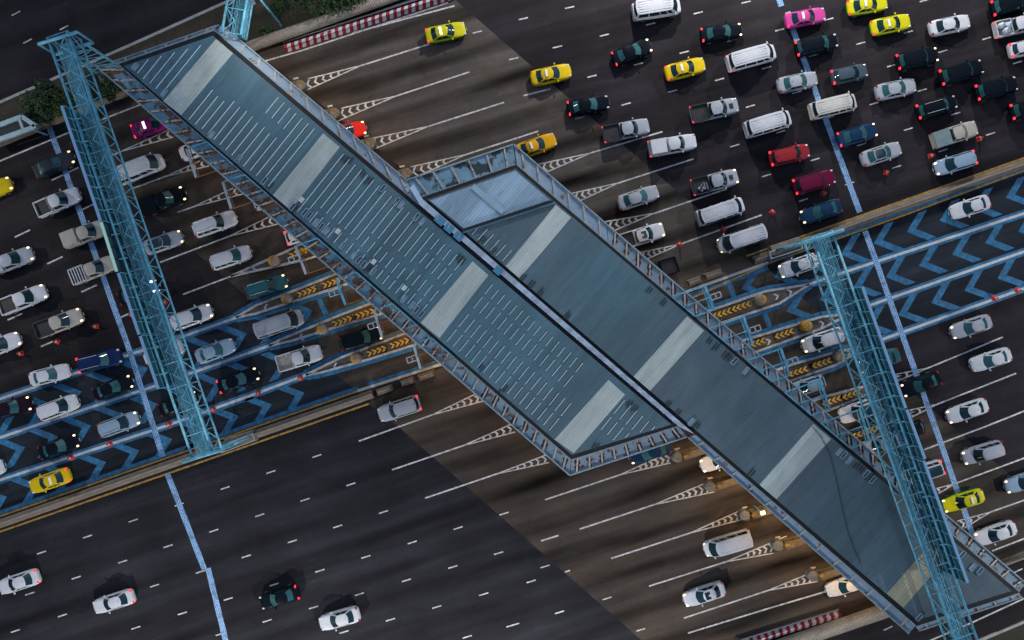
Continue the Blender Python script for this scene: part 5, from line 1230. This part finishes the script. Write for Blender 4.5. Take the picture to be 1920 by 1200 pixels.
# ---------------------------------------------------------------- loads and people in the pickups
def in_bed(root, x, y, z): return root.matrix_world @ Vector((x, y, z))
bpy.context.view_layer.update()
pk = roots['silver pickup carrying two people in its open bed']; SKIN = plain('skin', (.36, .20, .14), .6); HAIR = plain('dark_hair', (.012, .009, .008), .7)
DENIM = plain('blue_denim', (.03, .12, .28), .85, grime=.3, gscale=6); SHIRT = plain('pale_blue_shirt', (.22, .40, .48), .85, grime=.2, gscale=6)
def person(root_v, bx, by, yaw, label, shirt):
    """seated on the bed floor: back against the side wall, knees bent"""
    base = in_bed(root_v, bx, by, 1.0); r_ = empty('person', base, root_v.rotation_euler.z + R(yaw)); tag(r_, label, 'person', 'people riding in the pickup bed')
    def skin(name, vs, es, rad, mt, rootv=0):
        me = bpy.data.meshes.new(name); me.from_pydata(vs, es, []); me.materials.append(mt)
        o_ = bpy.data.objects.new(name, me); COL.objects.link(o_); o_.parent = r_
        md = o_.modifiers.new('Skin', 'SKIN'); md.use_smooth_shade = True
        sv = me.skin_vertices[0].data if me.skin_vertices else None
        if sv is None:
            import bmesh
            b = bmesh.new(); b.from_mesh(me); b.verts.layers.skin.verify(); b.to_mesh(me); b.free(); sv = me.skin_vertices[0].data
        for i, q in enumerate(rad): sv[i].radius = (q, q)
        sv[rootv].use_root = True
        s2 = o_.modifiers.new('Subdivision', 'SUBSURF'); s2.levels = 1; s2.render_levels = 1
        return o_
    hip = (0, 0, .12); ch = (-.10, 0, .50); nk = (-.08, 0, .62); hd = (-.04, 0, .76); tp = (-.03, 0, .84)
    vs = [hip, (-.06, 0, .30), ch, nk, hd, tp]; es = [(0, 1), (1, 2), (2, 3), (3, 4), (4, 5)]; rad = [.15, .14, .16, .06, .10, .07]
    for s_ in (-1, 1):
        n0 = len(vs); vs += [(-.10, s_ * .19, .52), (.08, s_ * .25, .34), (.30, s_ * .14, .32), (.38, s_ * .13, .33)]; es += [(2, n0), (n0, n0 + 1), (n0 + 1, n0 + 2), (n0 + 2, n0 + 3)]; rad += [.065, .05, .038, .04]
        hx = (.38, s_ * .13, .33)
        for f in range(5):
            k0 = len(vs); a = (f - 2) * .016; l_ = (.06, .08, .085, .08, .05)[f]
            vs += [(hx[0] + l_, hx[1] + a + (-.03 * s_ if f == 4 else 0), hx[2] - .03)]; es += [(n0 + 3, k0)]; rad += [.010]
        n1 = len(vs); vs += [(.02, s_ * .10, .12), (.42, s_ * .14, .30), (.62, s_ * .14, .07), (.74, s_ * .15, .05)]; es += [(0, n1), (n1, n1 + 1), (n1 + 1, n1 + 2), (n1 + 2, n1 + 3)]; rad += [.10, .075, .05, .045]
    skin('body', vs, es, rad, SKIN)
    skin('shirt', [(0, 0, .14), (-.06, 0, .31), (-.10, 0, .51), (-.10, .2, .53), (-.10, -.2, .53), (.05, .25, .38), (.05, -.25, .38)], [(0, 1), (1, 2), (2, 3), (2, 4), (3, 5), (4, 6)], [.165, .155, .175, .085, .085, .065, .065], shirt)
    skin('trousers', [(0, 0, .12), (.02, .1, .12), (.02, -.1, .12), (.42, .14, .30), (.42, -.14, .30), (.60, .14, .10), (.60, -.14, .10)], [(0, 1), (0, 2), (1, 3), (2, 4), (3, 5), (4, 6)], [.16, .12, .12, .09, .09, .065, .065], DENIM)
    h_ = MB(); h_.sphere((-.055, 0, .80), .125, 12, 8); o_ = h_.build('hair', HAIR, None, True); o_.parent = r_
    for s_ in (-1, 1):
        o_ = MB().sphere((.055, s_ * .035, .785), .014, 6, 4).build('eye', BLACKP); o_.parent = r_
        o_ = MB().sphere((-.03, s_ * .112, .77), .03, 6, 4).build('ear', SKIN); o_.parent = r_
    o_ = MB().box((.072, 0, .755), (.03, .03, .045), 0, .6).build('nose', SKIN); o_.parent = r_
    o_ = MB().box((.058, 0, .715), (.02, .05, .012)).build('mouth', plain('lips', (.25, .08, .07), .6)); o_.parent = r_
person(pk, -1.95, -.45, 40, 'person in pale blue shirt and jeans seated nearest the pickup tailgate', SHIRT)
person(pk, -1.35, -.50, 75, 'person in dark blue top and jeans seated nearest the pickup cab', plain('dark_blue_shirt', (.02, .09, .20), .85))
pk2 = roots['white pickup loaded with white sacks at the right edge']; SACK = plain('white_sack', (.46, .52, .58), .8, grime=.3, gscale=4)
for i, (x, y, z, lab) in enumerate(((-2.1, .2, 1.0, 'white bulging sack at the tailgate of the loaded pickup'), (-1.35, .1, 1.0, 'white bulging sack against the cab of the loaded pickup'), (-1.75, -.45, 1.0, 'white bulging sack on the near side of the loaded pickup bed'))):
    b_ = in_bed(pk2, x, y, z); r_ = empty('sack', b_, random.random()); tag(r_, lab, 'sack', 'sacks in the loaded pickup')
    s_ = MB(); s_.sphere((0, 0, .36), .42, 12, 8, .86); s_.v = [(sup(px_ / .42, .6) * .36, sup(py_ / .42, .6) * .34, pz_) for px_, py_, pz_ in s_.v]
    o_ = s_.build('bag', SACK, None, True); o_.parent = r_
    o_ = MB().tube((0, 0, .70), (0, 0, .86), .05, 8, .12).build('tied_neck', plain('blue_tie', (.06, .25, .42), .7)); o_.parent = r_

# ---------------------------------------------------------------- trees and shrubs
def leaf_mat(name, a, b_c):
    m, nt, b = new_mat(name); p = pos(nt)
    c = mix(nt, ramp(nt, noise(nt, p, 2.2, 3), .35, .65), a, b_c); link(nt, scale_col(nt, c, ramp(nt, noise(nt, p, 9, 2), .3, .7, .6, 1.3)), b.inputs['Base Color']); b.inputs['Roughness'].default_value = .7
    b.inputs['Transmission Weight'].default_value = 0; return m
LEAF_D = leaf_mat('dark_leaves', (.014, .042, .012), (.030, .070, .018)); LEAF_L = leaf_mat('yellow_green_leaves', (.050, .075, .008), (.10, .11, .010)); BARK = plain('bark', (.06, .045, .03), .9, grime=.4, gscale=5)
def tree(px, py, r, h, label, mat, seed, name='broadleaf_tree', n=2300):
    rg = random.Random(seed); p = U(px, py, h * .7); root = empty(name, (p.x, p.y, .1)); tag(root, label, 'tree' if 'tree' in name else 'shrub', 'trees and shrubs on the verge')
    t = MB(); t.tube((0, 0, 0), (0, 0, h * .55), .05 * h, 8, .03 * h); clumps = []
    for i in range(11):
        a = rg.random() * 6.28; rr_ = r * math.sqrt(rg.random()) * .78; z = h * (.52 + .36 * rg.random()) - .2 * rr_
        clumps.append((rr_ * math.cos(a), rr_ * math.sin(a), z, r * (.26 + .22 * rg.random()))); t.tube((0, 0, h * .45), (clumps[-1][0], clumps[-1][1], z), .022 * h, 6, .008 * h)
    o_ = t.build('trunk', BARK); o_.parent = root
    c = MB()
    for i in range(n):
        k = clumps[rg.randrange(len(clumps))]; v = Vector((rg.gauss(0, 1), rg.gauss(0, 1), rg.gauss(0, .8))).normalized() * k[3] * (.55 + .5 * rg.random() ** .5)
        q = Vector(k[:3]) + v; s_ = .09 + .10 * rg.random(); d1 = Vector((rg.gauss(0, 1), rg.gauss(0, 1), rg.gauss(0, .5))).normalized(); d2 = d1.cross(Vector((rg.gauss(0, 1), rg.gauss(0, 1), rg.gauss(0, 1)))).normalized()
        c.add([q - d1 * s_, q + d2 * s_ * .55, q + d1 * s_, q - d2 * s_ * .55], [(0, 1, 2, 3)])
    o_ = c.build('crown', mat); o_.parent = root
tree(76, 190, 2.3, 4.4, 'dark green tree left of the upper left gantry end', LEAF_D, 1)
tree(103, 176, 1.8, 4.0, 'dark green tree touching the gantry chord at upper left', LEAF_D, 2)
tree(70, 212, 1.5, 3.2, 'dark green tree above the pale tubular frame', LEAF_D, 8)
tree(112, 180, .7, 3.9, 'small yellow green tree beside the upper left gantry chord', LEAF_L, 3, n=500)
tree(106, 206, .95, 3.7, 'larger yellow green tree at the sign top of the left gantry', LEAF_L, 4, n=700)
tree(205, 163, 1.3, 2.2, 'dark green shrub between the left gantry and the canopy corner', LEAF_D, 5, 'verge_shrub')
tree(226, 150, .9, 1.8, 'small dark shrub under the canopy corner', LEAF_D, 6, 'verge_shrub', 600)
for i, (x, y, r, h) in enumerate(((600, 2, 2.0, 3.4), (556, -8, 1.7, 3.0), (522, 8, 1.0, 1.7), (648, -12, 1.9, 3.2), (500, 60, .7, 1.0), (690, -38, 1.8, 3))):
    tree(x, y, r, h, ('dark tree above the middle of the noise barrier', 'dark tree right of the lamp post', 'low dark shrub beside the lamp post', 'dark tree at the top edge above the noise barrier', 'tiny shrub on the grass left of the lamp post', 'dark tree near the upper end of the noise barrier')[i], LEAF_D, 20 + i, 'broadleaf_tree' if h > 2 else 'verge_shrub', 1300 if h > 2 else 500)

# ---------------------------------------------------------------- roadside lamps (one stands in the picture at the top, the others light the carriageways from beyond its edges)
def street_lamp(px, py, label, aim, power, h=14.0, arm=2.2, col=(1, .93, .88)):
    p = U(px, py); a = Vector((aim[0] - px, -(aim[1] - py), 0)).normalized(); root = empty('street_lamp', p); tag(root, label, 'street lamp', 'roadside lamp posts')
    part(MB().tube(p, p + Vector((0, 0, h)), .13, 10, .08), 'pole', STEEL_BLUE, root, True)
    part(MB().tube(p + Vector((0, 0, h - .1)), p + a * arm + Vector((0, 0, h + .35)), .06, 8), 'arm', STEEL_BLUE, root)
    hp = p + a * (arm + .4) + Vector((0, 0, h + .35))
    part(MB().box(hp, (.9, .36, .16), math.atan2(a.y, a.x), .8), 'lamp_head', WHITE_STEEL, root)
    part(MB().box(hp - Vector((0, 0, .10)), (.6, .26, .03), math.atan2(a.y, a.x)), 'lamp_lens', plain('lamp_lens_lit', (1, .95, .85), .3, emis=(1, .9, .75), estr=5), root)
    ld = bpy.data.lights.new('lamp_light', 'SPOT'); ld.energy = power; ld.color = col; ld.spot_size = R(150); ld.spot_blend = .6; ld.shadow_soft_size = .35
    lo = bpy.data.objects.new('lamp_light', ld); COL.objects.link(lo); lo.location = hp - Vector((0, 0, .25)); d = (a * .55 + Vector((0, 0, -1))).normalized(); lo.rotation_euler = (-d).to_track_quat('Z', 'Y').to_euler(); lookup_parent(lo, root)
LP = 69000
street_lamp(534, 57, 'blue steel lamp post rising from the grass behind the top noise barrier', (640, 300), 2200)
for x, y in ((1180, -420), (1750, -520)): street_lamp(x, y, 'tall roadside lamp mast beyond the top edge', (x + 60, y + 400), LP, 24)
for x, y in ((1050, 1640), (330, 1740)): street_lamp(x, y, 'tall roadside lamp mast beyond the bottom edge', (x - 60, y - 400), LP, 24)
street_lamp(-560, 420, 'tall roadside lamp mast beyond the left edge', (200, 640), LP * .55, 24)
street_lamp(2380, 960, 'tall roadside lamp mast beyond the right edge', (1800, 700), LP * .6, 24)

# ---------------------------------------------------------------- warm lamps under the eaves
def soffit(px, py, label, power, visible=False):
    z = 5.9; p = U(px, py, z); root = empty('soffit_lamp', p); tag(root, label, 'lamp', 'lamps under the canopy eaves')
    part(MB().box(p, (.5, .3, .16), R(40), .85), 'housing', BLACKP, root)
    part(MB().box(p - Vector((0, 0, .10)), (.36, .22, .03), R(40)), 'lens', plain('soffit_lens_lit', (1, .75, .4), .3, emis=(1, .62, .25), estr=10), root)
    ld = bpy.data.lights.new('soffit_light', 'SPOT'); ld.energy = power; ld.color = (1, .58, .22); ld.spot_size = R(150); ld.spot_blend = .8; ld.shadow_soft_size = .3
    lo = bpy.data.objects.new('soffit_light', ld); COL.objects.link(lo); lo.location = p - Vector((0, 0, .2)); lookup_parent(lo, root)
for x, y, pw in ((380, 240, 350), (520, 360, 350), (640, 470, 600), (720, 545, 700), (800, 620, 800), (900, 705, 500), (1010, 800, 300), (1320, 835, 700), (1430, 930, 1300), (1520, 1010, 1300), (1620, 1095, 1000), (520, 165, 500), (600, 232, 500), (680, 300, 450), (740, 350, 350), (1150, 470, 160), (1280, 580, 160), (1450, 720, 160), (1600, 850, 200), (1780, 1010, 160)):
    soffit(x, y, 'warm lamp hidden under the canopy eave', pw)
lp = empty('eave_lamp', U(1431, 962, 3.2)); tag(lp, 'small bright warm lamp at the tip of the south island by the eave', 'lamp')
part(MB().box(U(1431, 962, 3.2), (.45, .35, .2), .3, .7), 'housing', plain('warm_lamp_lit', (1, .85, .5), .3, emis=(1, .70, .28), estr=9), lp)
part(MB().tube(Vector((U(1431, 962, 3.2).x, U(1431, 962, 3.2).y, 0)), U(1431, 962, 3.1), .06, 8), 'pole', STEEL_BLUE, lp)
